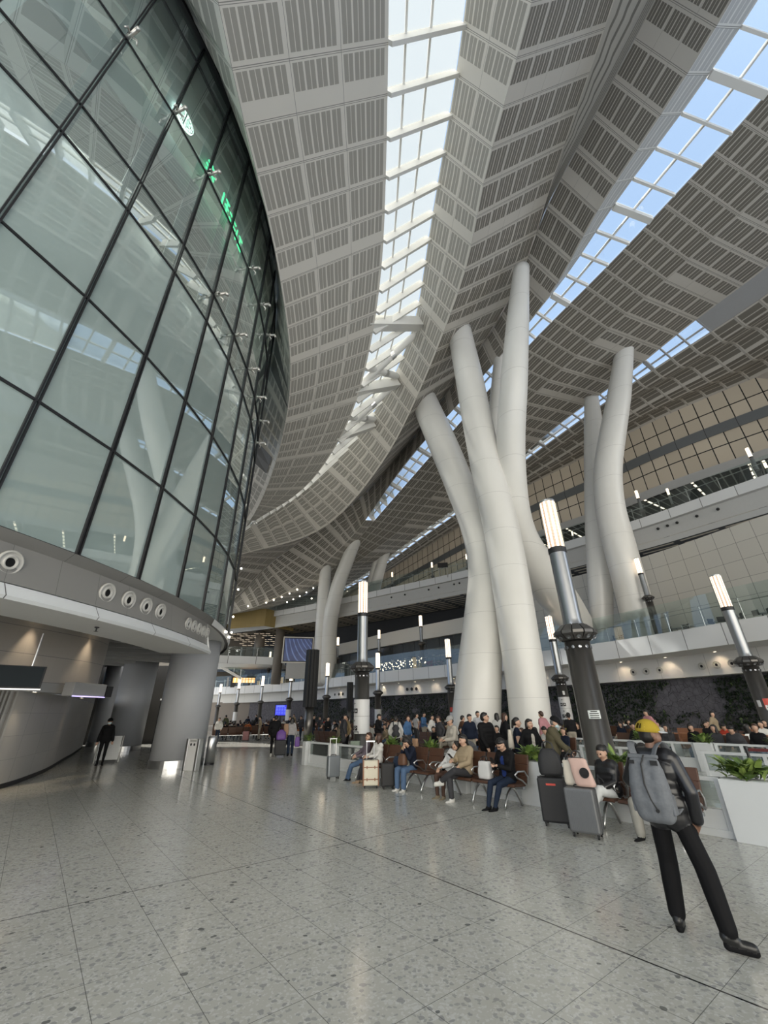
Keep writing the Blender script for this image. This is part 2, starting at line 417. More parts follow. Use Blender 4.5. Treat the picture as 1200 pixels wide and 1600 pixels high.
def rows(guide, names, step=1.5, y0=-22.0, y1=None):
    g = smooth_rail(CURVE[guide], 30)
    L = [0.0]
    for a, b in zip(g, g[1:]): L.append(L[-1] + (b - a).length)
    start = next(L[i] for i in range(len(g)) if g[i].y >= y0)
    st, j, t = [], 0, start
    while t < L[-1] - 0.5:
        while j < len(L) - 2 and L[j + 1] < t: j += 1
        d = (g[min(j + 3, len(g) - 1)] - g[max(j - 3, 0)]); d.z = 0; d.normalize()
        st.append((g[j].lerp(g[j + 1], (t - L[j]) / max(L[j + 1] - L[j], 1e-9)), d)); t += step
    out = {k: [] for k in names}
    for k in names:
        c = CURVE[k]
        last = 0
        for p, d in st:
            best = None
            for i in range(len(c) - 1):
                a, b = (c[i] - p).dot(d), (c[i + 1] - p).dot(d)
                if (a <= 0 <= b) or (b <= 0 <= a):
                    q = c[i].lerp(c[i + 1], a / (a - b) if a != b else 0)
                    e = (q - p).length + 0.3 * abs(i - last)
                    if best is None or e < best[0]: best = (e, q, i)
            if best is None:
                i = min(range(len(c)), key=lambda i: abs((c[i] - p).dot(d)))
                best = (0, c[i], i)
            last = best[2]
            out[k].append(best[1])
    return out
A = rows('KEEL', ['DTOP', 'R1L', 'R1R', 'R2L', 'KEEL', 'RIDGE'])
B = rows('S2L', ['RIDGE2', 'S2L', 'S2R'])
C3 = rows('KINK', ['S2R', 'KINK', 'S3U', 'S3L', 'BTOP'])

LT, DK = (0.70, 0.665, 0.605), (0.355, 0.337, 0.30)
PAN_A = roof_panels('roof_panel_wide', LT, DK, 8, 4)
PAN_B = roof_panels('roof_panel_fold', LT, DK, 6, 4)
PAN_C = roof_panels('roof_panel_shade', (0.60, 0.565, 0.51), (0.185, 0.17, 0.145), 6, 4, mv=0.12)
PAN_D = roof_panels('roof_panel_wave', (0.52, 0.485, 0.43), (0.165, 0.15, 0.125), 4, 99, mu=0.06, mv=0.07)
def roof(name, a, b, mt, nu, label, sub=1):
    m = MB(); m.sheet(a, b, 0, nu, sub=sub)
    return struct(m.build(name, mt), label)
roof('ceiling', A['R1L'], A['R1R'], PAN_A, 3, 'broad white perforated roof ribbon beside the curved glass wall')
roof('ceiling', A['DTOP'], A['R1L'], PAN_B, 1, 'narrow perforated roof strip turned up towards the curved glass wall')
roof('ceiling', A['R2L'], A['KEEL'], PAN_B, 2, 'folded white roof strip between the milky skylight and its valley')
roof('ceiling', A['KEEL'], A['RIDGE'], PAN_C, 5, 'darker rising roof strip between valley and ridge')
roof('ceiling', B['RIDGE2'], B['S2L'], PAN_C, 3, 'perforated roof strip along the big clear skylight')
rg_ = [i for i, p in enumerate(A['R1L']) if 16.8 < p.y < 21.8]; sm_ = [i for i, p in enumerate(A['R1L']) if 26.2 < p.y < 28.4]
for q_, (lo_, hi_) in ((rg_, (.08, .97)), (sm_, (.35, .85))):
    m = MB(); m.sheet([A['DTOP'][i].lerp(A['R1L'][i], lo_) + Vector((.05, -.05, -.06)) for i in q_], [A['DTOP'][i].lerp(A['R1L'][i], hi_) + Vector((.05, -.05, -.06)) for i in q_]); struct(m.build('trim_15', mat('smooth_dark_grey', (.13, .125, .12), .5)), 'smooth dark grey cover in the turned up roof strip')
def off(row, dx, dz): return [p + Vector((dx, 0, dz)) for p in row]
t_ = NT('ridge_recess'); uu, vv = t_.uv()
RECESS = t_.set(t_.mix(t_.M('LESS_THAN', t_.M('FRACT', t_.M('MULTIPLY', uu, 4.0)), 0.3), (0.52, 0.50, 0.46), (0.22, 0.21, 0.19)), 0.5)
rA = CURVE['RIDGE']; rB = CURVE['RIDGE2']
m = MB()
nr = 90
ra = [rA[int(i * (len(rA) - 1) / nr)] for i in range(nr + 1)]
rb = [min(rB, key=lambda q: (q - p).length) for p in ra]
m.sheet(ra, [p + Vector((0.15, 0, 0.7)) for p in ra], 0, 1)
m.sheet([p + Vector((0.15, 0, 0.7)) for p in ra], [p + Vector((-0.1, 0, 0.5)) for p in rb], 0, 1)
m.sheet([p + Vector((-0.1, 0, 0.5)) for p in rb], rb, 0, 1)
struct(m.build('ceiling', RECESS), 'grooved recess along the roof ridge')
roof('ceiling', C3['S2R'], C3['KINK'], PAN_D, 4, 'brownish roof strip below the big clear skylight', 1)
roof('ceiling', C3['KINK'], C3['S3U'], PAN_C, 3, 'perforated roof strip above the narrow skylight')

# wavy lower roof with a slot of warm light
a1 = [s.lerp(b, 0.50) for s, b in zip(C3['S3L'], C3['BTOP'])]
a1b = [p + Vector((-0.2, -0.25, -0.55)) for p in a1]
m = MB()
def wav(rowa, rowb, amp=0.45, n=8):
    prev = rowa
    for k in range(1, n + 1):
        f = k / n
        cur = [p.lerp(q, f) + Vector((0, 0, -amp * math.sin(f * math.pi * 2))) for p, q in zip(rowa, rowb)]
        m.sheet(prev, cur, 0, 2.0 / n * 1.0)
        for fi in range(len(m.f) - (len(rowa) - 1), len(m.f)):
            m.uv[fi] = tuple((c[0] + (k - 1) * 2.0 / n, c[1]) for c in m.uv[fi])
        prev = cur
wav(C3['S3L'], a1b); wav(a1, C3['BTOP'])
m2 = MB(); m2.sheet(a1b, [p + Vector((.5, .4, .9)) for p in a1b]); m2.sheet([p + Vector((.5, .4, .9)) for p in a1b], [p + Vector((.3, .3, .5)) for p in a1]); m2.sheet([p + Vector((.3, .3, .5)) for p in a1], a1)
m2.sheet(C3['BTOP'], [p + Vector((1.6, 1.2, .6)) for p in C3['BTOP']]); m2.sheet([p + Vector((1.6, 1.2, .6)) for p in C3['BTOP']], [p + Vector((1.8, 1.35, -3.0)) for p in C3['BTOP']]); m2.sheet(C3['BTOP'], [p + Vector((.45, .32, -2.2)) for p in C3['BTOP']])
struct(m2.build('ceiling', mat('silvery_closure', (0.50, 0.44, 0.38), .3, .3)), 'silvery brown strips closing the steps of the wavy roof')
struct(m.build('ceiling', PAN_D), 'wavy grey brown roof strips above the lit glass block wall')

# skylights
FROST = NT('milky_glass')
FROST.n.remove(FROST.b)
d_ = FROST.node('ShaderNodeBsdfTranslucent'); d_.inputs[0].default_value = (0.37, 0.37, 0.325, 1)
e_ = FROST.node('ShaderNodeBsdfTransparent'); e_.inputs[0].default_value = (0.93, 0.95, 0.93, 1)
x_ = FROST.node('ShaderNodeMixShader'); x_.inputs[0].default_value = 0.40
FROST.l.new(d_.outputs[0], x_.inputs[1]); FROST.l.new(e_.outputs[0], x_.inputs[2]); FROST.l.new(x_.outputs[0], FROST.n['Material Output'].inputs['Surface'])
FROST = FROST.m
CLEAR = glass('clear_skylight_glass', (0.90, 0.95, 0.98), 0.05)
def skylight(name, ra, rb, mt, frame, label, bars=(0.3,), w=0.14, h=0.55, every=1, i0=0, i1=None, lift=0.25, big=4):
    ra, rb = ra[i0:i1], rb[i0:i1]
    up = Vector((0, 0, lift))
    m = MB(); m.sheet([p + up for p in ra], [p + up for p in rb]); win = struct(m.build(name, mt), label)
    f = MB()
    for i in range(0, len(ra), every):
        k = 2.6 if big and (i + i0) % big == 0 else 1.0
        f.beam(ra[i], rb[i], w * k, h * (1.3 if k > 1 else 1.0))
    for fr_ in bars:
        pr = [p.lerp(q, fr_) + up * 0.8 for p, q in zip(ra, rb)]
        for a, b in zip(pr, pr[1:]): f.beam(a, b, 0.10, 0.14)
    o = f.build('skylight_frame', frame, win); o['kind'] = 'structure'
    return win
skylight('window_1', A['R1R'], A['R2L'], FROST, WHITE, 'long milky skylight with white cross fins', (0.22, 0.55), 0.16, 0.5, big=0)
kk = next(i for i, p in enumerate(B['S2L']) if p.y > 46.5)
for n_ in ('S2L', 'S2R'): B[n_ + '_all'] = B[n_]
mid_end = (B['S2L'][kk - 1:], B['S2R'][kk - 1:])
roof('ceiling', mid_end[0], mid_end[1], PAN_C, 3, 'dark closed roof strip beyond the end of the big clear skylight')
B['S2L'], B['S2R'] = B['S2L'][:kk], B['S2R'][:kk]
mid = [p.lerp(q, 0.36) + Vector((0, 0, 0.9)) for p, q in zip(B['S2L'], B['S2R'])]
UPST = roof_panels('skylight_upstand', (0.80, 0.80, 0.79), (0.52, 0.53, 0.54), 5, 99, mu=0.03, mv=0.05)
m = MB(); m.sheet(B['S2L'], mid, 0, 1); struct(m.build('ceiling', UPST), 'white upstand along the big clear skylight')
skylight('window_2', mid, B['S2R'], CLEAR, WHITE, 'long clear skylight showing blue sky between white bars', (0.5,), 0.13, 0.30, lift=0.15)
ns = len(C3['S3U'])
i_s = next(i for i, p in enumerate(C3['S3U']) if p.y > 21.3)
skylight('window_3', C3['S3U'], C3['S3L'], CLEAR, GREY, 'narrow clear skylight low in the roof', (0.7,), 0.12, 0.2, i0=i_s, big=4)
m = MB(); m.sheet(C3['S3U'][:i_s + 1], C3['S3L'][:i_s + 1]); struct(m.build('ceiling', GREY), 'plain grey roof box ahead of the narrow skylight')

# ------------------------------------------------------------------ curved glass building
DC = Vector((-26.93, 12.52, 0)); DR = 20.77
def ring(a, r=DR, z=0.0): return Vector((DC.x + r * math.cos(R_(a)), DC.y + r * math.sin(R_(a)), z))
def band(m, r0, z0, r1, z1, a0, a1, n=60, mi=0, nu=1.0, nv=1.0):
    for i in range(n):
        a, b = a0 + (a1 - a0) * i / n, a0 + (a1 - a0) * (i + 1) / n
        m.quad(ring(a, r0, z0), ring(b, r0, z0), ring(b, r1, z1), ring(a, r1, z1), mi, ((i / n * nu, 0), ((i + 1) / n * nu, 0), ((i + 1) / n * nu, nv), (i / n * nu, nv)))
GLASS = glass('green_tinted_glass', (0.66, 0.78, 0.75), 0.32, 0.004, 0.22, (0.62, 0.76, 0.73))
GLASS_LOW = glass('milky_green_glass', (0.62, 0.74, 0.71), 0.26, 0.004, 0.58, (0.62, 0.76, 0.735))
MUL = [-22.25 + 5.08 * k for k in range(-1, 13)]
LEV = [4.9, 7.6, 10.8, 14.5, 15.95, 20.35, 24.7, 26.5]
wall = bpy.data.objects.new('wall_glass', None); link(wall); struct(wall, 'tall curved curtain wall of green tinted glass in black frames')
for i in range(len(MUL) - 1):
    for j in range(len(LEV) - 1):
        m = MB()
        m.quad(ring(MUL[i], DR, LEV[j]), ring(MUL[i + 1], DR, LEV[j]), ring(MUL[i + 1], DR, LEV[j + 1]), ring(MUL[i], DR, LEV[j + 1]))
        o = m.build('window_pane', GLASS_LOW if j < 3 else GLASS, wall); o['kind'] = 'structure'
m = MB()
for a in MUL:
    for da in (-0.14, 0.14):
        m.beam(ring(a + da * 0.7, DR + 0.02, LEV[0]), ring(a + da * 0.7, DR + 0.02, LEV[-1]), 0.035, 0.07, up=ring(a, 1) - DC)
for z in LEV:
    for i in range(len(MUL) - 1):
        m.beam(ring(MUL[i], DR + 0.02, z), ring(MUL[i + 1], DR + 0.02, z), 0.055, 0.05)
o = m.build('window_frame', DARK, wall); o['kind'] = 'structure'
m = MB()
for a in MUL:
    m.beam(ring(a, DR - 0.45, LEV[0]), ring(a, DR - 0.45, LEV[-1]), 0.03, 0.40, up=Vector((-math.sin(R_(a)), math.cos(R_(a)), 0)))
PALE = mat('pale_teal_panel', (0.58, 0.66, 0.65), 0.5, var=0.03, scale=0.4)
o = m.build('glass_fin', PALE, wall); o['kind'] = 'structure'
m = MB()
band(m, DR - 1.1, 4.95, DR - 1.1, 14.3, -30, 40)
struct(m.build('wall_inner', PALE), 'pale blank wall close behind the lower glass')
SLABW = mat('pale_slab_edge', (0.62, 0.67, 0.66), 0.5, var=0.03)
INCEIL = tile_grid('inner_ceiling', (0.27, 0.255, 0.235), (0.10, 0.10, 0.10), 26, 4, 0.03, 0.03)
m = MB()
for z0, z1 in ((14.3, 15.0), (19.2, 20.9), (23.4, 24.9)):
    band(m, DR - 0.75, z0, DR - 0.75, z1, -30, 40)
    band(m, DR - 0.75, z1, DR - 8, z1, -30, 40)
struct(m.build('trim_1', SLABW), 'pale floor edges behind the glass')
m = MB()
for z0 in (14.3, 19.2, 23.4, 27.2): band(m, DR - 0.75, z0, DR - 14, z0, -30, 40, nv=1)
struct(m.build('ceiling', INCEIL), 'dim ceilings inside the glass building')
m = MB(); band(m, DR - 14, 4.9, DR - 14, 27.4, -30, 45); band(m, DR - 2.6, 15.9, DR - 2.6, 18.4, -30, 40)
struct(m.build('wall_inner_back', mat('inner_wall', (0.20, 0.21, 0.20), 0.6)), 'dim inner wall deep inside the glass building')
m = MB(); band(m, DR + 0.12, 26.05, DR + 0.12, 26.75, -32, 40); band(m, DR + 0.12, 26.05, DR - 0.8, 26.05, -32, 40); band(m, DR - 0.6, 26.8, 0.01, 28.0, -180, 180, 90)  # last band: unseen disc added over the building to block the sun
struct(m.build('trim_2', BLACK), 'black top edge of the curved glass, with a disc added to block the sun')

# unseen area lights added to brighten the inner floors
for z0 in (14.2, 19.1, 23.3, 27.1):
    for a in (-20, -9, 2, 13):
        l = bpy.data.lights.new('inner_fill_light', 'AREA'); l.shape = 'RECTANGLE'; l.size = 3.0; l.size_y = 1.2; l.energy = 95; l.color = (1.0, .97, .90)
        lo_ = bpy.data.objects.new('inner_fill_light', l); link(lo_); lo_.location = ring(a, DR - 3.0, z0 - .06)
# overhang under the glass
SOFFIT = tile_grid('grey_fascia', (0.235, 0.23, 0.22), (0.10, 0.10, 0.10), 18, 1, 0.008, 0.0, 0.02)
LIPM = tile_grid('pale_fascia_lip', (0.72, 0.74, 0.75), (0.10, 0.10, 0.10), 9, 1, 0.01, 0.0, 0.02)
m = MB()
A0, A1 = -42, 6.2
band(m, DR + 0.12, 4.88, DR - 0.10, 4.72, A0, 34, mi=0)
band(m, DR - 0.10, 4.72, DR + 0.02, 3.99, A0, A1, mi=0)
struct(m.build('trim_3', SOFFIT), 'grey band with round nozzles under the curved glass')
m = MB()
band(m, DR + 0.04, 3.97, DR + 0.20, 3.74, A0, A1)
band(m, DR + 0.20, 3.74, DR + 0.16, 3.68, A0, A1)
struct(m.build('trim_4', LIPM), 'pale lower lip under the curved glass')
m = MB()
band(m, DR + 0.16, 3.68, DR - 1.5, 3.72, A0, A1)
band(m, DR - 1.5, 3.72, DR - 1.5, 5.4, A0, A1)
m.quad(ring(A1, DR + 0.16, 3.68), ring(A1, DR - 1.5, 3.72), ring(A1, DR - 1.5, 4.9), ring(A1, DR - 0.1, 4.72))
band(m, DR - 0.10, 4.72, DR - 0.9, 4.66, A1, 34); band(m, DR + 0.12, 4.88, DR + 0.05, 4.68, A1, 34)
struct(m.build('ceiling', mat('pale_soffit', (.74, .74, .73), .5, var=.02)), 'plain pale soffit under the curved glass')
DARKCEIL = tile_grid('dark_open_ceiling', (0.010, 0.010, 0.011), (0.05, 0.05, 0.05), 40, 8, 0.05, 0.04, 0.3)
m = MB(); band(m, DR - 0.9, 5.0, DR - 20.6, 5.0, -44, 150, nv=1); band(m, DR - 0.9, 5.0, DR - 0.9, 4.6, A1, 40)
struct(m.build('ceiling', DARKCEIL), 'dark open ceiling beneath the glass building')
m = MB()
for k in range(9):
    a = 5 + k * 6
    m.beam(ring(a, DR - 1.6, 4.85), ring(a, DR - 9, 4.85), 0.07, 0.05)
    m.beam(ring(a + 2.4, DR - 1.6, 4.7), ring(a + 1, DR - 9, 4.7), 0.25, 0.18)
struct(m.build('trim_5', MIDGREY), 'grey ducts and pipes in the dark ceiling')

# walls under the glass building
UWALL = tile_grid('under_wall', (0.42, 0.39, 0.36), (0.2, 0.2, 0.2), 1, 3, 0.004, 0.02, 0.02)
up_pts = [(-13.8, 4), (-12.0, 8.5), (-10.9, 12.3), (-10.5, 14.4), (-10.55, 15.7), (-10.95, 16.6), (-11.8, 17.2), (-14.8, 18.0)]
up_c = [Vector((p.x, p.y, 0)) for p in catmull([(*p, 0) for p in up_pts], 6)]
m = MB(); m.sheet([p + Vector((0, 0, 2.75)) for p in up_c], [p + Vector((0, 0, 5.0)) for p in up_c], 0, 1)
m.uv = {k: tuple((b, a * 1.0) for a, b in v) for k, v in m.uv.items()}
struct(m.build('wall_beneath', UWALL), 'curved beige upper wall under the glass building')
lo = [p + (p - Vector((-24, 12, 0))).normalized() * -0.6 for p in up_c]
m = MB(); m.sheet([p + Vector((0, 0, 2.75)) for p in up_c], [p + Vector((0, 0, 2.75)) for p in lo]); m.sheet([p + Vector((0, 0, 2.75)) for p in up_c], [p + Vector((0, 0, 2.48)) for p in up_c])
m.sheet([p + Vector((0, 0, 2.48)) for p in up_c], [p + Vector((0, 0, 2.48)) for p in lo])
struct(m.build('trim_6', GREY), 'grey ledge between upper and lower wall')
low_pts = [(-13.0, 4), (-11.6, 9.0), (-10.8, 12.6), (-10.95, 13.8), (-11.75, 15.8), (-12.6, 17.6), (-14.6, 21.2), (-15.9, 23.6), (-19, 29)]
low_c = [Vector((p.x, p.y, 0)) for p in catmull([(*p, 0) for p in low_pts], 6)]
PWALL = tile_grid('pale_wall_panel', (0.40, 0.39, 0.37), (0.22, 0.22, 0.22), 0.22, 4, 0.012, 0.012, 0.05)
m = MB(); m.sheet([p + Vector((0, 0, 0.12)) for p in low_c], [p + Vector((0, 0, 2.5)) for p in low_c])
m.uv = {k: tuple((b, a) for a, b in v) for k, v in m.uv.items()}
struct(m.build('wall_lower', PWALL), 'pale panelled curved wall under the glass building')
m = MB(); m.sheet(low_c, [p + Vector((0.0, 0, 0.12)) for p in low_c]); struct(m.build('baseboard_lower', BLACK), 'black base of the pale curved wall')
m = MB(); m.quad((-34, 33, 0), (-13.5, 33, 0), (-13.5, 33, 5.2), (-34, 33, 5.2)); m.quad((-19, 29, 0), (-34, 33, 0), (-34, 33, 5.2), (-19, 29, 5.2))
struct(m.build('wall_passage', mat('dark_passage_wall', (0.07, 0.065, 0.06), 0.6)), 'dark back wall of the passage')

# ------------------------------------------------------------------ right hand levels
L1 = [(29, 8), (25.5, 15), (21.33, 22.92), (19.87, 26.21), (18.68, 29.18), (17.03, 31.9), (12.6, 38.6), (7.83, 45.85), (-1.99, 56.5), (-11.41, 68.2), (-21.12, 76.8), (-33.17, 83.5), (-48, 89)]
L3 = [(40.26, 7.32), (34.4, 16.47), (28.46, 25.79), (26.11, 29.19), (23.62, 32.94), (17.32, 40.26), (10.71, 47.09), (-2.45, 57.36), (-10.72, 63.44), (-21.7, 70.15), (-39.04, 78.08)]
def plan(pts, n=8): return [Vector((p.x, p.y, 0)) for p in smooth_rail([(*p, 0) for p in pts], 6)]
def offs(row, d):
    out = []
    for i, p in enumerate(row):
        t = row[min(i + 1, len(row) - 1)] - row[max(i - 1, 0)]; t.normalize()
        out.append(p + Vector((t.y, -t.x, 0)) * d)
    return out
def lift(row, z): return [Vector((p.x, p.y, z)) for p in row]
def wall_strip(m, row, z0, z1, row2=None, mi=0, step=1.5):
    r2 = row2 or row
    b = len(m.f)
    m.sheet(lift(row, z0), lift(r2, z1), mi)
    acc = 0.0
    for i in range(len(row) - 1):
        L = (row[i + 1] - row[i]).length
        m.uv[b + i] = ((acc, 0), (acc, 1), (acc + L, 1), (acc + L, 0)); acc += L
c1 = plan(L1); c3 = plan(L3)
WPANEL = tile_grid('white_balcony_panel', (0.70, 0.71, 0.72), (0.16, 0.16, 0.16), 1 / 2.4, 1, 0.02, 0.0, 0.03)
FASC = tile_grid('fascia_panel', (0.66, 0.65, 0.63), (0.35, 0.35, 0.34), 1 / 3.2, 1, 0.008, 0.0, 0.02)
SHINY = mat('floor_edge_grey', (0.55, 0.55, 0.54), 0.4)
f1 = offs(c1, 3.0)
m = MB(); wall_strip(m, c1, 5.15, 6.4); wall_strip(m, c1, 6.4, 6.45, offs(c1, 0.25)); struct(m.build('trim_7', WPANEL), 'white panelled edge of the first balcony')
m = MB(); wall_strip(m, c1, 5.15, 5.15, f1); wall_strip(m, f1, 3.75, 5.15); struct(m.build('trim_8', FASC), 'pale fascia with round nozzles over the plant wall')
m = MB(); wall_strip(m, offs(c1, 0.25), 6.2, 6.2, offs(c1, 14)); struct(m.build('floor_balcony', SHINY), 'floor of the first balcony')
GW = offs(c1, 4.2)
m = MB(); wall_strip(m, f1, 3.75, 3.75, GW); struct(m.build('ceiling', MIDGREY), 'underside of the first balcony')
PL = NT('planted_wall')
vz = PL.node('ShaderNodeTexVoronoi', feature='DISTANCE_TO_EDGE'); vz.inputs['Scale'].default_value = 2.7; PL.l.new(PL.pos(), vz.inputs['Vector'])
crk = PL.M('LESS_THAN', vz.outputs['Distance'], 0.018)
rock = PL.mix(PL.noise(PL.pos(), 3.0, 6), (0.05, 0.048, 0.055), (0.20, 0.19, 0.215))
PLANT_BACK = PL.set(PL.mix(crk, rock, (0.02, 0.02, 0.022)), 0.8)
m = MB(); wall_strip(m, GW, 0.0, 3.75); struct(m.build('wall_planted', PLANT_BACK), 'dark rocky wall grown over with plants')
GLR = glass('balustrade_glass', (0.80, 0.88, 0.86), 0.07, 0.01, 0.05, (0.5, 0.6, 0.58))
def balustrade(row, z, h, label, every=3):
    r = thing('glass_balustrade', label, 'balustrade', tuple(row[0]) [:2] + (z,))
    o0 = Vector(row[0]) + Vector((0, 0, z))
    g = MB(); g.sheet([Vector((p.x, p.y, z)) - o0 for p in row], [Vector((p.x, p.y, z + h)) - o0 for p in row]); g.build('glass_panel', GLR, r)
    inn = offs(row, 0.14)
    f = MB()
    pts = [Vector((p.x, p.y, z + 1.05)) - o0 for p in inn]
    f.tube(pts, 0.03, 6, cap=False); f.build('handrail', STEEL, r)
    for i in range(0, len(row), every):
        f = MB()
        p = Vector((inn[i].x, inn[i].y, z)) - o0; f.beam(p, p + Vector((0, 0, 1.25)), 0.035, 0.07)
        f.beam(p + Vector((-0.18, -0.1, 1.22)), p + Vector((0.18, 0.1, 1.22)), 0.05, 0.03)
        f.build('post', STEEL, r)
    return r
balustrade(offs(c1, 0.1), 6.4, 1.9, 'tall clear glass balustrade on the lowest white balcony')
# wall behind the first balcony: pale tiles, then dark glass
w1 = offs(c1, 5.0)
cut = next(i for i, p in enumerate(w1) if p.y > 47)
TILE = tile_grid('big_cream_tile', (0.60, 0.58, 0.53), (0.22, 0.21, 0.20), 1 / 1.25, 6, 0.025, 0.02, 0.02)
m = MB(); wall_strip(m, w1[:cut + 1], 6.2, 13.5); struct(m.build('wall_right', TILE), 'wall of large cream tiles behind the first balcony')
DGL = tile_grid('dark_glazing', (0.035, 0.04, 0.042), (0.008, 0.008, 0.008), 1 / 2.2, 2, 0.05, 0.04, 0.25, 0.15)
m = MB(); wall_strip(m, w1[cut:], 6.2, 10.5); struct(m.build('wall_dark_glass', DGL), 'dark glazed wall behind the first balcony')
m = MB(); wall_strip(m, offs(w1[cut:], -0.5), 10.4, 12.2); wall_strip(m, offs(w1[cut:], -0.5), 10.4, 10.4, w1[cut:]); struct(m.build('trim_9', CREAM), 'plain beige band over the dark glazing')
# louvred soffit and third level edge
LV = NT('louvre_ceiling'); uu, vv = LV.uv()
lv_s = LV.M('LESS_THAN', LV.M('FRACT', LV.M('MULTIPLY', vv, 9.0)), 0.34)
lv_x = LV.M('LESS_THAN', LV.M('FRACT', LV.M('MULTIPLY', uu, 0.3)), 0.85)
LV.set(LV.mix(LV.M('MULTIPLY', lv_s, lv_x), (0.02, 0.019, 0.018), (0.60, 0.52, 0.40)), 0.5)
m = MB(); wall_strip(m, offs(c3, 0.4), 15.1, 15.16, offs(c3, 9)); struct(m.build('ceiling', LV.m), 'dark louvred soffit with pale slats below the upper balcony')
m = MB(); wall_strip(m, offs(c3, 9), 11.0, 15.22); struct(m.build('wall_slot', BLACK), 'dark slot above the tiles')
m = MB(); wall_strip(m, c3, 16.44, 17.29); wall_strip(m, c3, 17.29, 17.29, offs(c3, 0.3)); struct(m.build('trim_10', WPANEL), 'white panelled edge of the upper balcony')
m = MB(); wall_strip(m, c3, 16.44, 16.44, offs(c3, 0.45)); wall_strip(m, offs(c3, 0.45), 14.6, 16.44); struct(m.build('trim_11', MIDGREY), 'grey band with cameras under the upper balcony')
m = MB(); wall_strip(m, offs(c3, 0.3), 17.0, 17.0, offs(c3, 18)); struct(m.build('floor_upper', SHINY), 'floor of the upper balcony')
balustrade(offs(c3, 0.1), 17.29, 1.5, 'low clear glass balustrade on the upper balcony under the roof')
# lit glass block wall, curved
bt = [Vector(p) for p in smooth_rail(RAIL['BTOP'] + TAIL['BTOP'][:1], 10)]
bt = [Vector((42, 15.5, 29.6)), Vector((38.6, 22.2, 29.6))] + bt
nb = len(bt)
def bz(i): return 22.0 - 5.0 * max(0.0, (i / nb - 0.32) / 0.68) ** 1.0
BLK = NT('lit_glass_block'); uu, vv = BLK.uv()
fu, fv = BLK.M('FRACT', BLK.M('DIVIDE', uu, 1.25)), BLK.M('FRACT', BLK.M('MULTIPLY', vv, 2.0))
jn = BLK.M('MAXIMUM', BLK.M('LESS_THAN', fu, 0.07), BLK.M('LESS_THAN', fv, 0.06))
cx = BLK.M('ADD', BLK.M('ABSOLUTE', BLK.M('SUBTRACT', fu, 0.53)), BLK.M('ABSOLUTE', BLK.M('SUBTRACT', fv, 0.53)))
wnz = BLK.node('ShaderNodeTexWhiteNoise', noise_dimensions='2D'); cbb = BLK.node('ShaderNodeCombineXYZ')
BLK.l.new(BLK.M('FLOOR', BLK.M('DIVIDE', uu, 1.25)), cbb.inputs[0]); BLK.l.new(BLK.M('FLOOR', BLK.M('MULTIPLY', vv, 2.0)), cbb.inputs[1]); BLK.l.new(cbb.outputs[0], wnz.inputs['Vector'])
bc = BLK.mix(wnz.outputs['Value'], (0.46, 0.40, 0.315), (0.54, 0.47, 0.37))
BLK.set(BLK.mix(jn, bc, (0.03, 0.03, 0.03)), 0.25)
BLK.put(BLK.b.inputs['Emission Color'], BLK.mix(jn, bc, (0, 0, 0))); BLK.b.inputs['Emission Strength'].default_value = 0.06
def block_band(f0, f1, mt, name, label, d=0.0):
    m = MB(); acc = 0.0
    base = [Vector((p.x, p.y, 0)) for p in bt]; base = offs(base, d)
    for i in range(nb - 1):
        L = (base[i + 1] - base[i]).length
        def q(j, f): return Vector((base[j].x, base[j].y, bz(j) + (bt[j].z - bz(j)) * f))
        m.quad(q(i, f0), q(i + 1, f0), q(i + 1, f1), q(i, f1), 0, ((acc, 0), (acc + L, 0), (acc + L, 1), (acc, 1))); acc += L
    return struct(m.build(name, mt), label)
block_band(0.53, 1.0, BLK.m, 'wall_block', 'upper curved band of warm lit glass blocks')
block_band(0.03, 0.50, BLK.m, 'wall_block_lower', 'lower curved band of warm lit glass blocks')
GP = tile_grid('grey_band_panel', (0.17, 0.18, 0.185), (0.05, 0.05, 0.05), 1 / 2.5, 1, 0.02, 0.03, 0.03)
block_band(0.43, 0.57, GP, 'trim_12', 'grey band between the two rows of glass blocks', -0.15)
block_band(-0.08, 0.04, MIDGREY, 'trim_13', 'grey lower rim of the glass block wall', -0.15)
bb = [Vector((p.x, p.y, bz(i) - 0.3)) for i, p in enumerate(bt)]
cutb = int(nb * 0.62)
SL = NT('dark_slat_ceiling'); uu, vv = SL.uv()
a_ = SL.M('LESS_THAN', SL.M('FRACT', SL.M('DIVIDE', uu, 0.75)), 0.18)
SL.set(SL.mix(a_, (0.012, 0.012, 0.012), (0.42, 0.41, 0.39)), 0.5)
b_ = SL.M('MULTIPLY', SL.M('LESS_THAN', SL.M('FRACT', SL.M('DIVIDE', uu, 4.5)), 0.05), SL.M('LESS_THAN', SL.M('FRACT', SL.M('MULTIPLY', vv, 9.0)), 0.7))
SL.put(SL.b.inputs['Emission Color'], SL.mix(b_, (0, 0, 0), (1.0, 0.85, 0.65))); SL.b.inputs['Emission Strength'].default_value = 1.2
m = MB(); bp = [Vector((p.x, p.y, 0)) for p in bb[:cutb]]; bo = offs(bp, 11)
acc = 0.0
for i in range(cutb - 1):
    L = (bp[i + 1] - bp[i]).length
    m.quad(bb[i], bb[i + 1], Vector((bo[i + 1].x, bo[i + 1].y, 21.6)), Vector((bo[i].x, bo[i].y, 21.6)), 0, ((acc, 0), (acc + L, 0), (acc + L, 1), (acc, 1))); acc += L
struct(m.build('ceiling', SL.m), 'dark slatted ceiling behind the upper balcony')
m = MB(); wall_strip(m, bo, 17.0, 21.7); struct(m.build('wall_upper_back', mat('upper_back_wall', (0.16, 0.17, 0.18), 0.35)), 'grey glazed back wall of the upper balcony')

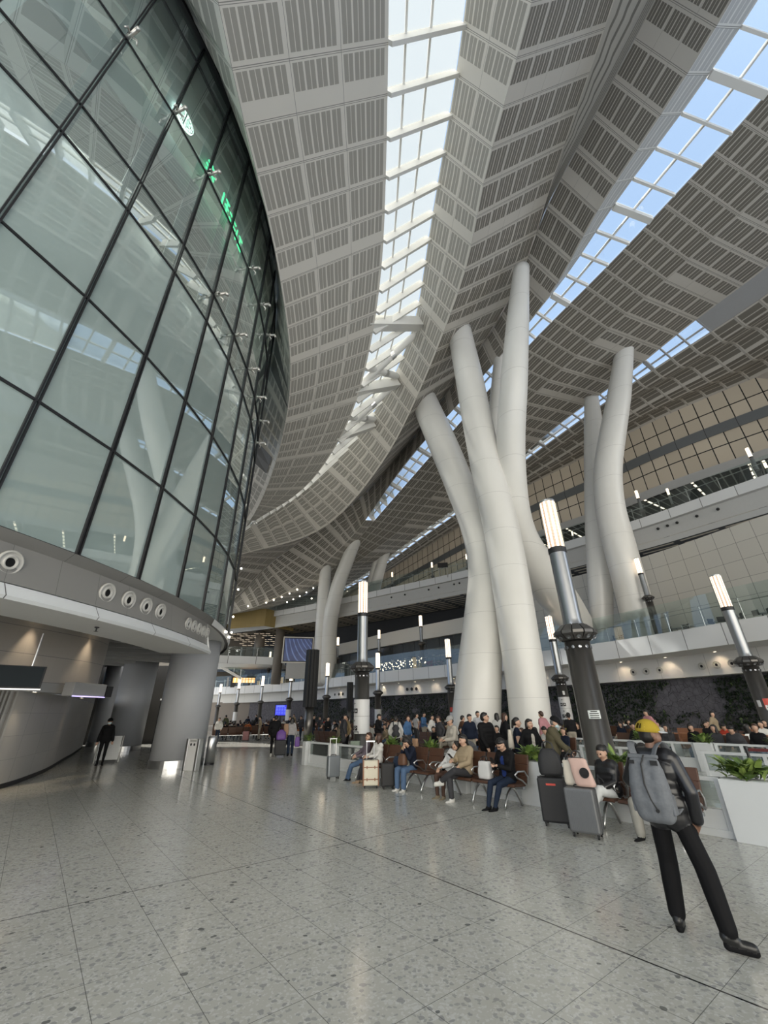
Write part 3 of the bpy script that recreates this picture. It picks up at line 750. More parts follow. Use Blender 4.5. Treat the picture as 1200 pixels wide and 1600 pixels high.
# ------------------------------------------------------------------ unseen wall behind the camera, added to dim the far end
m = MB(); m.quad((-60, -24, 15), (60, -24, 15), (60, -24, 34), (-60, -24, 34)); m.quad((-60, -24, 15), (60, -24, 15), (60, -25.5, 15), (-60, -25.5, 15))
struct(m.build('wall_sky_blocker', CREAM), 'unseen wall added behind the camera to block high sky light')
# ------------------------------------------------------------------ far end
DIM = mat('far_wall_brown', (0.20, 0.17, 0.145), 0.6, var=0.1, scale=0.3)
m = MB()
m.quad((-70, 96, 0), (-12, 81, 0), (-12, 81, 3.9), (-70, 96, 3.9))
struct(m.build('wall_far', DIM), 'brown wall at the far end of the concourse')
m = MB(); m.quad((-70, 112, 3.8), (20, 104, 3.8), (20, 104, 30), (-70, 112, 30)); struct(m.build('wall_far_upper', mat('far_upper_wall', (0.10, 0.09, 0.075), 0.7)), 'dim wall far behind the upper levels')

# ------------------------------------------------------------------ white tree-like columns
TRUNK = {
    'trunk_a':[(4.81,25.55,0.26,1.37),(5.38,25.44,3.50,1.30),(6.12,25.58,7.21,1.16),(6.60,25.77,10.18,1.06),(6.51,26.20,13.14,1.04),(5.83,26.67,16.94,1.11),(4.81,27.28,21.66,1.18),(3.58,28.07,27.02,1.15)],
    'trunk_b':[(7.45,23.86,0.18,1.05),(7.57,23.83,2.72,1.07),(7.58,23.82,5.37,1.09),(7.58,23.82,8.73,1.12),(7.52,23.84,12.10,1.13),(7.11,23.45,15.67,1.07),(6.75,23.03,19.62,1.04),(6.37,22.31,23.73,0.99),(5.88,21.51,27.82,0.88)],
    'trunk_c':[(17.20,36.11,6.93,0.99),(16.48,34.80,7.46,1.12),(14.07,32.05,9.24,1.42),(11.48,28.79,10.86,1.46),(9.62,26.30,12.41,1.16),(8.84,24.45,14.23,0.95),(8.53,22.43,17.53,0.94),(8.66,20.22,21.06,0.88),(9.00,18.42,24.91,0.72),(9.55,17.34,28.73,0.52)],
    'trunk_d':[(5.98,29.40,0.37,0.81),(6.89,29.71,6.29,0.77),(7.52,29.04,10.75,0.71),(8.22,28.33,15.68,0.67),(8.93,27.17,20.88,0.65),(9.56,25.89,25.09,0.64),(10.18,24.57,29.67,0.54)],
    'f_right':[(19.30,31.57,6.32,1.20),(19.23,31.14,10.47,1.20),(18.95,30.61,13.76,1.19),(18.81,30.11,16.99,1.12),(19.05,29.36,19.96,1.09),(19.62,28.26,22.80,1.04),(20.35,26.99,25.90,0.94),(20.83,25.59,28.92,0.77),(21.17,24.66,30.95,0.61)],
    'f_left':[(17.77,34.72,6.42,0.84),(18.47,33.78,12.08,0.99),(19.14,32.83,17.74,0.98),(19.81,31.96,22.64,0.96),(20.12,31.05,26.40,0.80),(20.22,30.39,28.82,0.62)],
    'g_right':[(-8.73,65.92,6.21,1.25),(-8.30,61.44,13.21,1.14),(-6.81,56.59,17.66,1.00),(-4.93,52.77,21.07,0.88),(-3.27,49.39,23.41,0.68),(-2.55,48.43,24.64,0.51)],
    'g_left':[(-10.09,66.74,6.01,1.17),(-9.50,61.77,13.29,0.96),(-8.68,56.84,19.65,0.84),(-7.80,52.42,22.86,0.67),(-7.54,51.45,23.61,0.53)],
    'h_right':[(-1.67,58.98,17.77,0.85),(-0.09,57.00,22.54,0.71),(1.18,54.99,24.97,0.47)],
    'h_left':[(-2.47,59.95,18.04,0.58),(-1.26,57.99,21.89,0.53),(-0.26,56.50,23.77,0.38)],
}
LAB = {'trunk_a': 'thick white forked column, its head bent to the upper left, by the long milky skylight',
       'trunk_b': 'thick white column standing in the crowd, leaning left, broad foot behind two women',
       'trunk_c': 'tallest white column, bent at its waist, its foot running down onto the balcony',
       'trunk_d': 'slimmer white column half hidden behind the tallest one',
       'f_right': 'bent white column on the first balcony before the cream tiles',
       'f_left': 'straighter white column on the first balcony beside the bent one',
       'g_right': 'slanting white column far off, its head at the end of the big clear skylight',
       'g_left': 'upright white column far off beside the slanting one',
       'h_right': 'short slanting white column on the upper balcony, far off',
       'h_left': 'small white column behind the short slanting one on the upper balcony'}
for key, pts in TRUNK.items():
    P4 = [Vector((a, b, c)) for a, b, c, r in pts]
    path = catmull(P4, 10)
    rad = []
    for i in range(len(pts) - 1):
        for k in range(10): rad.append(pts[i][3] + (pts[i + 1][3] - pts[i][3]) * k / 10)
    rad.append(pts[-1][3])
    for _ in range(6): rad = [rad[0]] + [(rad[i - 1] + 2 * rad[i] + rad[i + 1]) / 4 for i in range(1, len(rad) - 1)] + [rad[-1]]
    if key in ('trunk_a', 'trunk_b', 'trunk_d'):
        path = [Vector((path[0].x, path[0].y, 0))] + path; rad = [rad[0] * 1.02] + rad
    m = MB(); m.tube(path, rad, 28)
    o = m.build('tree_column', COLUMN, smooth=True)
    tag(o, LAB[key], 'column', 'white tree-like columns')

# beams and struts crossing the milky skylight
def near(c, y): return min(CURVE[c], key=lambda p: abs(p.y - y) + (0 if p.y > 2 else 50))
for k, (y0, y1, lab) in enumerate(((18.6, 21.4, 'deep white box beam across the milky skylight, nearest of three'), (23.4, 25.6, 'deep white box beam across the milky skylight, middle of three'), (27.2, 29.6, 'deep white box beam across the milky skylight, farthest of three'))):
    a, b = near('R1R', y0) + Vector((-0.6, 0, 0.1)), near('R2L', y1) + Vector((0.3, 0, -0.5))
    m = MB(); m.beam(a, b, 0.75, 0.75)
    tag(m.build('roof_beam', WHITE, bevel=0.02), lab, 'beam', 'beams across the milky skylight')
for (y0, y1, lab) in ((23.2, 21.6, 'white round strut rising between the nearest beams of the milky skylight'), (21.2, 25.0, 'white round strut crossing the first strut under the milky skylight'), (27.4, 26.0, 'white round strut between the farther beams of the milky skylight'), (25.6, 29.0, 'white round strut crossing near the farthest beam of the milky skylight')):
    a, b = near('R1R', y0) + Vector((-0.5, 0, 0.0)), near('R2L', y1) + Vector((0.2, 0, -0.6))
    t = thing('roof_strut', lab, 'strut', tuple(a), 0, 'struts across the milky skylight')
    d = b - a
    m = MB(); m.tube([d * f for f in (0, 0.07, 0.5, 0.93, 1)], [0.13, 0.27, 0.29, 0.27, 0.13], 14); m.build('tube', WHITE, t, smooth=True)
    m = MB(); m.tube([d * 0.60, d * 0.66], [0.32, 0.32], 14); m.build('clamp', STEEL, t)

# ------------------------------------------------------------------ pillars under the glass building
PILLAR = mat('grey_pillar_plaster', (0.40, 0.41, 0.43), 0.45, var=0.03)
for (x, y, r, h, lab) in ((-8.35, 18.7, 0.98, 4.75, 'broad round grey pillar under the curved glass, steel band at its foot'), (-15.3, 26.9, 0.95, 5.0, 'round grey pillar deeper in the passage behind the guard'), (-19.4, 31.0, 0.6, 5.0, 'slim dark pillar in the back of the passage')):
    t = thing('round_pillar', lab, 'pillar', (x, y, 0))
    m = MB(); m.lathe([(r, 0.25), (r, h)], 40); m.build('shaft', PILLAR, t, smooth=False)
    m = MB(); m.lathe([(r + 0.02, 0), (r + 0.02, 0.25), (r, 0.255)], 40); m.build('kick_band', STEEL, t)
for p in [o for o in COL.objects if o.name.startswith('shaft')]: p.data.polygons.foreach_set('use_smooth', [len(f.vertices) == 4 for f in p.data.polygons])
# steel leaning notice board and litter bin at the pillar foot
SIGNW = mat('sign_white', (0.72, 0.72, 0.72), 0.4, var=0.02)
t = thing('information_board', 'white leaning information board in a steel frame at the pillar foot', 'board', (-7.12, 17.15, 0), R_(-29))
m = MB(); m.box((0, 0, 0.5), (0.52, 0.10, 1.0)); m.build('panel', SIGNW, t, bevel=0.01)
m = MB(); m.box((-0.30, 0.02, 0.5), (0.12, 0.2, 1.02)); m.box((0.30, 0.02, 0.5), (0.12, 0.2, 1.02)); m.build('frame', STEEL, t, bevel=0.02)
m = MB()
m.lathe([(0.045, 0), (0.045, 0.006)], 14, (-0.09, -0.055, 0.82), axis=(0, -1, 0)); m.lathe([(0.045, 0), (0.045, 0.006)], 14, (0.09, -0.055, 0.82), axis=(0, -1, 0))
for k in range(3): m.box((0, -0.052, 0.96 - k * 0.02), (0.34, 0.004, 0.008))
m.build('symbol_print', BLACK, t)
t = thing('litter_bin', 'slim brushed steel bin standing beside the grey pillar', 'bin', (-7.15, 19.0, 0), R_(-25))
m = MB(); m.lathe([(0.20, 0), (0.20, 0.95), (0.17, 1.0), (0.0, 1.0)], 24, sx=0.8); m.build('body', STEEL, t, smooth=True)
m = MB(); m.lathe([(0.205, 0), (0.205, 0.06)], 24, sx=0.8); m.build('base_ring', DARK, t)

# ------------------------------------------------------------------ nozzles in the two fascias
NOZ = mat('nozzle_plastic', (0.50, 0.49, 0.46), 0.4, var=0.02)
def nozzle(loc, axis, r, group, label):
    t = thing('air_nozzle', label, 'air nozzle', tuple(loc), 0, group)
    ax = Vector(axis).normalized()
    m = MB(); m.lathe([(r, -0.01), (r, 0.03), (r * 0.86, 0.05), (r * 0.80, 0.01), (r * 0.62, 0.01), (r * 0.58, 0.05), (r * 0.45, 0.06), (r * 0.36, 0.0)], 24, axis=ax); m.build('flange', NOZ, t, smooth=True)
    m = MB(); m.lathe([(r * 0.38, 0.012), (0.0001, 0.012)], 20, axis=ax); m.build('throat', BLACK, t)
    return t
GL = 'round air nozzles under the curved glass'
for k, (a, lab) in enumerate(((-15.23, 'single round air nozzle in the grey fascia, apart from the rows'), (-9.16, 'first of four round air nozzles, next to the wide plain gap'), (-7.23, 'second of the four round air nozzles in a row'), (-5.37, 'third of the four round air nozzles in a row'), (-3.58, 'last of the four round air nozzles, before the second gap'), (1.04, 'first of the five far round air nozzles above the pillar'), (2.25, 'second of the five far round air nozzles'), (3.46, 'middle one of the five far round air nozzles'), (4.66, 'fourth of the five far round air nozzles'), (5.8, 'last of the five far round air nozzles at the corner'))):
    nozzle(ring(a, DR - 0.03, 4.36), ring(a, 1) - DC + Vector((0, 0, -0.14)), 0.225 if a < 0 else 0.19, GL, lab)
def _n(q, nn):
    m = MB(); m.lathe([(0.2, 0.0), (0.2, 0.05), (0.12, 0.06)], 12, q, axis=nn); return m
GR = 'round air nozzles over the plant wall'
def on_row(row, az):
    return min(((abs(math.degrees(math.atan2(p.x, p.y)) - az), i) for i, p in enumerate(row)))[1]
SPK = [(28.4, 'a'), (29.6, 'b'), (30.9, 'c'), (32.2, 'd'), (36.1, 'e'), (37.4, 'f'), (38.7, 'g'), (40.2, 'h'), (43.6, 'i'), (44.8, 'j')] + [(x, 'z') for x in (7.4, 8.1, 8.8, 9.5, 11.2, 11.9, 12.6, 13.3, 2.1, 2.7, 3.3, 3.9)] + [(x, 'y') for x in (-3.4, -2.9, -2.4, -6.6, -6.1, -5.6, -5.1)]
for az, cl in SPK:
    i = on_row(f1, az); p = f1[i]; tt = (f1[min(i + 1, len(f1) - 1)] - f1[max(0, i - 1)]).normalized(); nn = Vector((-tt.y, tt.x, 0))
    if nn.dot(p) > 0: nn = -nn
    q = f1[i] + nn * 0.02
    d = math.hypot(q.x, q.y); q = Vector((d * math.sin(R_(az)), d * math.cos(R_(az)), 4.35))
    if cl in 'zy': tag(_n(q, nn).build('air_nozzle', BLACK), 'small dark air nozzle on the far fascia', 'air nozzle', 'tiny air nozzles on the far fascia')
    else: nozzle(q + nn * 0.06, nn, 0.24, GR, 'round air nozzle in the pale fascia above the plant wall')

# ------------------------------------------------------------------ lantern posts
LANT = NT('lantern_glass'); 
sx_ = LANT.node('ShaderNodeSeparateXYZ'); LANT.l.new(LANT.obj(), sx_.inputs[0])
ang = LANT.M('ARCTAN2', sx_.outputs['Y'], sx_.outputs['X'])
fin = LANT.M('LESS_THAN', LANT.M('FRACT', LANT.M('MULTIPLY', ang, 10 / (2 * math.pi))), 0.45)
rg = LANT.M('LESS_THAN', LANT.M('FRACT', LANT.M('MULTIPLY', sx_.outputs['Z'], 9.0)), 0.3)
lc = LANT.mix(fin, LANT.mix(rg, (0.95, 0.60, 0.40), (0.62, 0.40, 0.28)), (1.0, 0.86, 0.66))
LANT.set((0.5, 0.42, 0.35), 0.3)
LANT.put(LANT.b.inputs['Emission Color'], lc)
LANT.put(LANT.b.inputs['Emission Strength'], LANT.M('ADD', LANT.M('MULTIPLY', fin, 1.5), 0.42))
LANTERN = LANT.m
LANT_FAR = emis('lantern_glow', (1.0, 0.80, 0.55), 1.5)
COLLAR = mat('collar_bronze', (0.11, 0.105, 0.10), 0.38, 0.6, var=0.1)
RED = mat('red_print', (0.55, 0.06, 0.04), 0.5)
def lamp_post(loc, label, s=1.0, full=True, rz=0.0, group='lantern posts on the concourse floor', shaft=BRONZE):
    t = thing('lantern_post', label, 'lamp', loc, rz, group)
    n = 28 if full else 12
    m = MB(); m.lathe([(0.40, 0), (0.40, 0.05), (0.365, 0.06), (0.345, 3.56)], n); m.build('lower_shaft', shaft, t, smooth=False)
    m = MB(); m.lathe([(0.30, 4.0), (0.285, 4.05), (0.262, 4.2), (0.262, 6.3), (0.262, 6.42)], n); m.build('upper_shaft', SILVER if shaft is BRONZE else STEEL, t)
    m = MB()
    if full:
        k = 12
        m.lathe([(0.36, 3.60), (0.47, 3.72), (0.47, 3.80), (0.34, 4.02)], 24)
        for i in range(k):
            a, b = 2 * math.pi * (i + 0.06) / k, 2 * math.pi * (i + 0.94) / k
            def q(r, z, an): return (r * math.cos(an), r * math.sin(an), z)
            for (r0, z0, r1, z1) in ((0.40, 3.60, 0.60, 3.76), (0.60, 3.76, 0.60, 3.84), (0.60, 3.84, 0.36, 4.04)):
                m.quad(q(r0, z0, a), q(r0, z0, b), q(r1, z1, b), q(r1, z1, a))
            for an in (a, b): m.add([q(0.36, 3.6, an), q(0.60, 3.76, an), q(0.60, 3.84, an), q(0.34, 4.04, an)], ((0, 1, 2, 3),))
    else: m.lathe([(0.36, 3.55), (0.60, 3.74), (0.60, 3.84), (0.36, 4.04)], 12)
    c = m.build('collar', COLLAR, t)
    if full:
        for i in range(12):
            an = 2 * math.pi * (i + 0.5) / 12
            for r, z, rad, ax in ((0.505, 3.66, 0.062, (math.cos(an), math.sin(an), -1.15)), (0.348, 3.40, 0.045, (math.cos(an), math.sin(an), 0))):
                m = MB(); m.lathe([(rad, 0), (rad, 0.02), (rad * 0.6, 0.025), (rad * 0.55, 0.005)], 10, (r * math.cos(an), r * math.sin(an), z), axis=ax)
                m.build('spotlight', SILVER, c)
    m = MB(); m.lathe([(0.268, 6.28), (0.275, 6.30), (0.275, 6.46), (0.24, 6.48)], n); m.build('lantern_cap', DARK, t)
    m = MB(); m.lathe([(0.245, 6.44), (0.245, 8.12), (0.20, 8.16), (0.0, 8.16)], n); m.build('lantern', LANTERN if full else LANT_FAR, t)
    m = MB(); m.lathe([(0.25, 8.10), (0.25, 8.17), (0.18, 8.2), (0.0, 8.2)], n); m.build('lantern_lid', STEEL, t)
    for ch in t.children:
        ch.data.polygons.foreach_set('use_smooth', [len(f.vertices) == 4 for f in ch.data.polygons]) if ch.name.split('.')[0] in ('lower_shaft', 'upper_shaft', 'lantern') else None
    if s != 1.0: t.scale = (s, s, s)
    return t
def sleeve(t, z0, z1, az, split=True):
    """white direction sleeve round the shaft with arrows and square symbols, facing az"""
    r = 0.375
    m = MB()
    if split: 
        h = (z0 + z1) / 2
        m.lathe([(r, z0), (r, h - 0.006)], 28); m.lathe([(r, h + 0.006), (r, z1)], 28)
    else: m.lathe([(r, z0), (r, z1)], 28)
    s = m.build('direction_sign', SIGNW, t)
    m, m2 = MB(), MB()
    def patch(mm, a0, zc, w, h, rr):
        for k in range(4):
            b0, b1 = a0 + (k / 4 - 0.5) * w / rr, a0 + ((k + 1) / 4 - 0.5) * w / rr
            mm.quad((rr * math.cos(b0), rr * math.sin(b0), zc - h / 2), (rr * math.cos(b1), rr * math.sin(b1), zc - h / 2), (rr * math.cos(b1), rr * math.sin(b1), zc + h / 2), (rr * math.cos(b0), rr * math.sin(b0), zc + h / 2))
    hh = (z1 - z0) / 2
    for k in range(2):
        zt = z1 - k * hh
        a = R_(az)
        patch(m, a, zt - 0.25 * hh, 0.13, 0.018, r + 0.004)
        for j in range(4):
            patch(m, a + (-0.055 + j * 0.013) / r, zt - 0.25 * hh, 0.014, 0.02 + j * 0.026, r + 0.004)
        for j in (0, 1):
            aa = a + (-0.10 + j * 0.21) / r
            patch(m, aa, zt - 0.68 * hh, 0.18, 0.2, r + 0.004)
            if k == 0:
                patch(m2, aa, zt - 0.64 * hh, 0.10, 0.02, r + 0.007); patch(m2, aa, zt - 0.70 * hh, 0.10, 0.02, r + 0.007); patch(m2, aa - 0.035 / r, zt - 0.68 * hh, 0.02, 0.10, r + 0.007); patch(m2, aa + 0.035 / r, zt - 0.68 * hh, 0.02, 0.10, r + 0.007)
            else:
                for q in range(4): patch(m2, aa + (-0.05 + q * 0.033) / r, zt - (0.74 - q * 0.035) * hh, 0.034, 0.022, r + 0.007)
                patch(m2, aa, zt - 0.60 * hh, 0.03, 0.03, r + 0.007)
    m.build('arrow_print', BLACK, s); m2.build('symbol_print', SIGNW, s)
def plate(t, z, az, w, h, mt, r=0.362, lines=0):
    m = MB()
    a = R_(az)
    for k in range(3):
        b0, b1 = a + (k / 3 - 0.5) * w / r, a + ((k + 1) / 3 - 0.5) * w / r
        m.quad((r * math.cos(b0), r * math.sin(b0), z - h / 2), (r * math.cos(b1), r * math.sin(b1), z - h / 2), (r * math.cos(b1), r * math.sin(b1), z + h / 2), (r * math.cos(b0), r * math.sin(b0), z + h / 2))
    p = m.build('notice_plate', mt, t)
    if lines:
        m = MB()
        for i in range(lines):
            zz = z + h * (0.36 - 0.72 * i / max(1, lines - 1)); ww = w * (0.55 if i == 0 else 0.75)
            for k in range(3):
                b0, b1 = a + (k / 3 - 0.5) * ww / r, a + ((k + 1) / 3 - 0.5) * ww / r
                rr = r + 0.003
                m.quad((rr * math.cos(b0), rr * math.sin(b0), zz - h * 0.05), (rr * math.cos(b1), rr * math.sin(b1), zz - h * 0.05), (rr * math.cos(b1), rr * math.sin(b1), zz + h * 0.05), (rr * math.cos(b0), rr * math.sin(b0), zz + h * 0.05))
        m.build('text_print', BLACK, p)
def toward(x, y): return math.degrees(math.atan2(-y, -x))
big = lamp_post((5.56, 12.28, 0), 'biggest grey lantern post rising behind the olive-coated man')
plate(big, 1.68, toward(5.56, 12.28) + 8, 0.30, 0.20, mat('plate_grey', (0.62, 0.66, 0.65), 0.4), lines=4)
rl = lamp_post((17.72, 21.13, 0), 'lantern post before the plant wall, red and white notice on its shaft')
plate(rl, 1.95, toward(17.72, 21.13) + 25, 0.34, 0.42, RED); plate(rl, 1.78, toward(17.72, 21.13) + 25, 0.30, 0.2, SIGNW, 0.366, 3); plate(rl, 1.95, toward(17.72, 21.13) - 30, 0.15, 0.28, SIGNW)
c5 = lamp_post((-1.18, 21.4, 0), 'lantern post with white direction sleeve behind the row of seats')
sleeve(c5, 0.93, 2.36, toward(-1.18, 21.4) - 62)
l8 = lamp_post((12.31, 31.04, 0), 'lantern post half hidden behind the biggest one, white sleeve low on it')
sleeve(l8, 1.2, 2.6, toward(12.31, 31.04) - 20); plate(l8, 2.85, toward(12.31, 31.04) + 10, 0.14, 0.24, SIGNW)
l6 = lamp_post((6.03, 41.2, 0), 'bright lantern post just beside the thick forked column')
plate(l6, 1.95, toward(6, 42) - 10, 0.4, 0.35, RED, lines=0); plate(l6, 1.2, toward(6, 42) - 20, 0.35, 1.0, SIGNW)
l9 = lamp_post((-0.97, 50.8, 0), 'far lantern post seen just beside the sleeve of the nearer one', full=False)
m = MB(); m.lathe([(0.38, 0.3), (0.38, 2.1)], 12); m.build('direction_sign', SIGNW, l9)
for (x, y, s, lab, sg) in ((-7.9, 58.5, 0.97, 'far lantern post between the two black bundled posts', 0), (-14.6, 67.0, 0.97, 'far lantern post beside the blue departure screen', 1), (-21.0, 74.5, 0.935, 'far lantern post in the middle of the concourse end', 0), (-26.0, 77.6, 0.90, 'far lantern post with a small white sign, near the glowing shop', 1), (-29.6, 78.7, 0.82, 'far lantern post second from the grey pillar', 0), (-33.2, 80.3, 0.76, 'far lantern post closest to the grey pillar edge', 0)):
    q = lamp_post((x, y, 0), lab, s, False)
    if sg: 
        m = MB(); m.lathe([(0.42, 0.9), (0.42, 2.4)], 12); m.build('direction_sign', SIGNW, q)
GB1 = 'lantern posts on the first balcony'
for (x, y, z, s, lab) in ((-0.92, 57.99, 6.4, 0.70, 'thin lantern post on the first balcony, second from the forked column'), (4.5, 52.81, 6.4, 0.80, 'thin lantern post on the first balcony before the dark glazing, near the forked column'), (-7.33, 64.59, 6.4, 0.72, 'thin lantern post on the first balcony close to the far slanting column'), (-14.97, 73.49, 6.4, 0.76, 'thin lantern post on the first balcony below the big video screen'), (-21.48, 79.14, 6.4, 0.71, 'thin lantern post on the first balcony, farthest off'), (19.22, 29.45, 6.4, 0.70, 'slim lantern post on the first balcony in front of the cream tiles')):
    lamp_post((x, y, z), lab, s, 'cream tiles' in lab, 0, GB1)
GB2 = 'short lantern posts on the upper balcony'
for (x, y, s, lab) in ((25.06, 35.33, 0.52, 'short lantern on the upper balcony right beside the bent balcony column'), (26.64, 33.37, 0.41, 'short lantern on the upper balcony, second from the bent balcony column'), (30.41, 28.21, 0.52, 'short dark-collared lantern on the upper balcony near its glass corner'), (32.45, 29.28, 0.45, 'short lantern on the upper balcony, last towards the near end'), (1.11, 58.93, 0.46, 'tiny lantern on the upper balcony beside the far pair of columns'), (6.72, 55.14, 0.48, 'tiny lantern on the upper balcony before the tapering glass blocks'), (11.04, 51.73, 0.47, 'tiny lantern on the upper balcony closest to the forked column'), (20.97, 41.72, 0.33, 'tiny lantern on the upper balcony behind the biggest lantern post')):
    lamp_post((x, y, 17.0), lab, s, False, 0, GB2)

# black bundled posts
for (x, y, z0, z1, r, lab) in ((-5.08, 29.57, 2.15, 5.75, 0.42, 'tall black ribbed post cover on a grey pole, nearer one'), (-3.7, 44.85, 2.0, 4.6, 0.30, 'tall black ribbed post cover on a grey pole, farther one')):
    t = thing('ribbed_post', lab, 'post', (x, y, 0))
    m = MB(); m.lathe([(r * 0.66, 0), (r * 0.66, z0 + 0.1)], 20); m.build('pole', BRONZE, t, smooth=True)
    m = MB()
    for k in range(9):
        an = 2 * math.pi * k / 9; m.lathe([(r * 0.34, z0), (r * 0.34, z1)], 10, (r * 0.75 * math.cos(an), r * 0.75 * math.sin(an), 0))
    m.lathe([(r * 0.8, z0 + 0.05), (r * 0.8, z1 - 0.05)], 16)
    m.build('ribbed_cover', BLACK, t)

# ------------------------------------------------------------------ white partitions, planters, seats
PART_W = mat('partition_white', (0.62, 0.64, 0.65), 0.38, var=0.02)
PGLASS = glass('partition_glass', (0.86, 0.90, 0.89), 0.08, 0.02, 0.12, (0.5, 0.55, 0.54))
LEAF = NT('leaf_green'); LEAF.set(LEAF.mix(LEAF.noise(LEAF.obj(), 7.0), (0.03, 0.075, 0.02), (0.16, 0.24, 0.05)), 0.4); LEAF = LEAF.m
LEAF2 = mat('leaf_light', (0.20, 0.28, 0.07), 0.4, var=0.3)
def leaf(m, p, d, L, W, mi=0, curl=0.25):
    d = d.normalized(); s = d.cross(Vector((0, 0, 1)))
    if s.length < 0.05: s = Vector((1, 0, 0))
    s.normalize(); n = s.cross(d)
    a = p + d * L * 0.35 + n * L * 0.06; b = p + d * L * 0.75 - n * L * curl * 0.3; c = p + d * L - n * L * curl
    pts = [p, a + s * W / 2, b + s * W * 0.38, c, b - s * W * 0.38, a - s * W / 2, a - n * W * 0.12, b - n * W * 0.1]
    m.add(pts, ((0, 1, 6), (1, 2, 7, 6), (2, 3, 7), (0, 6, 5), (6, 7, 4, 5), (7, 3, 4)), mi)
def foliage(rx, ry, h, n, L, W, seed):
    rnd = random.Random(seed); m = MB()
    for i in range(n):
        a = rnd.uniform(0, 2 * math.pi); e = rnd.uniform(0.05, 1.25)
        st = Vector((math.cos(a) * rx * rnd.uniform(0, .9), math.sin(a) * ry * rnd.uniform(0, .9), rnd.uniform(0, h)))
        d = Vector((math.cos(a) * math.cos(e), math.sin(a) * math.cos(e), math.sin(e) + 0.15))
        leaf(m, st, d, L * rnd.uniform(.6, 1.2), W * rnd.uniform(.7, 1.2), 1 if rnd.random() < 0.25 else 0, rnd.uniform(0.05, 0.5))
    return m
def planter(u, w, lu, lw, label, h=0.80, seed=1, n=70, L=0.2, W=0.09, fh=0.16, group='white box planters with green plants'):
    t = thing('planter', label, 'planter', tuple(P(u, w)), PH, group)          # local x runs along E2, y along E1
    m = MB(); m.box((0, 0, h / 2), (lw, lu, h)); m.box((0, 0, h - 0.01), (lw - .08, lu - .08, 0.03)); m.build('box', PART_W, t, bevel=0.008)
    f = foliage(lw * .5, lu * .5, fh, n, L, W, seed); f.build('foliage', [LEAF, LEAF2], t, loc=(0, 0, h))
    return t
def partition(u0, u1, w, label, h=0.80, n=1, seed=0):
    t = thing('glass_partition', label, 'partition', tuple(P(u0, w)), PH, 'low white partitions with glass panels')
    L = u1 - u0
    m = MB(); m.box((0, L / 2, h - 0.03), (0.10, L, 0.06)); m.box((0, L / 2, 0.05), (0.12, L, 0.10)); m.build('rail_frame', PART_W, t, bevel=0.006)
    for i in range(n + 1):
        m = MB(); m.box((0, min(max(L * i / n, .04), L - .04), h / 2), (0.11, 0.08, h)); m.build('post', PART_W, t, bevel=0.006)
    for i in range(n):
        m = MB(); m.box((0, L * (i + .5) / n, 0.22), (0.05, L / n - .07, 0.28)); m.build('lower_panel', PART_W, t)
        m = MB(); m.box((0, L * (i + .5) / n, 0.56), (0.02, L / n - .07, 0.36)); m.build('glass_panel', PGLASS, t)
    return t
WF = 8.98
for k, (u, lu, lab, n, L, W) in enumerate(((16.48, .26, 'narrow white planter at the far end of the front partition row', 50, .22, .08), (14.46, .40, 'white planter behind the small grey suitcase', 60, .2, .08), (11.14, .34, 'white planter behind the woman in the white sweater', 60, .24, .1), (9.46, .34, 'white planter behind the empty seats with a bushy pointed plant', 60, .24, .09),
        (8.26, .34, 'white planter behind the man in the beige jacket', 50, .2, .08), (6.24, .55, 'white planter with broad round leaves beside the man in the blazer', 90, .22, .15), (4.36, .34, 'white planter behind the woman in the black jacket', 60, .26, .09), (2.45, .66, 'big white planter with broad leaves nearest to the man with the backpack', 110, .21, .12))):
    planter(u, WF, lu, 0.36, lab, seed=20 + k, n=n, L=L, W=W)
for (u0, u1, lab) in ((14.68, 16.33, 'glass partition between the two farthest front planters'), (11.33, 14.24, 'glass partition behind the first bench'), (9.65, 10.95, 'glass partition behind the woman in the navy jacket'), (8.45, 9.27, 'short glass partition behind the empty seats'), (6.54, 8.07, 'glass partition behind the blazer man bench'), (4.55, 5.94, 'glass partition behind the big black suitcase'), (2.80, 4.17, 'glass partition partly hidden by the man with the backpack'), (-1.6, 2.10, 'glass partition running off past the nearest planter')):
    partition(u0, u1, WF, lab, n=1 if u1 - u0 < 3 else 2)
WB = 17.3
for k, (u, lab) in enumerate(((10.38, 'white planter in the second row beside the biggest lantern post'), (7.36, 'white planter in the second row left of the yellow cap'), (5.52, 'white planter in the second row with a trailing plant'), (3.6, 'white planter in the second row, last towards the near end'))):
    planter(u, WB, .5, .36, lab, seed=50 + k, n=70, L=.2, W=.11)
for (u0, u1, lab) in ((10.66, 16.5, 'second row glass partition far behind the standing women'), (7.63, 10.1, 'second row glass partition crossing behind the biggest lantern post'), (5.8, 7.08, 'second row glass partition just behind the yellow cap'), (3.88, 5.24, 'second row glass partition past the trailing plant'), (-2, 3.32, 'second row glass partition at the near end')):
    partition(u0, u1, WB, lab, n=2)
for k, (u0, u1, lab) in enumerate(((2.0, 4.6, 'low white partition across the aisle behind the big planter'), (5.4, 7.9, 'low white partition across the aisle beside the biggest lantern post'))):
    partition(u0, u1, 14.0, lab, n=2)
# barrier belt at the right
t = thing('belt_barrier', 'dark post with red brown belt behind the nearest planter', 'barrier', tuple(P(3.4, 13.2)), PH)
m = MB(); m.lathe([(.16, 0), (.16, .02), (.03, .04), (.03, .92), (.04, .93), (.04, 1.0), (0, 1.0)], 14); m.build('post', DARK, t)
m = MB(); m.box((0, -2.0, 0.93), (.01, 4.0, .06)); m.build('belt', mat('belt_red', (0.12, 0.02, 0.02), 0.6), t)

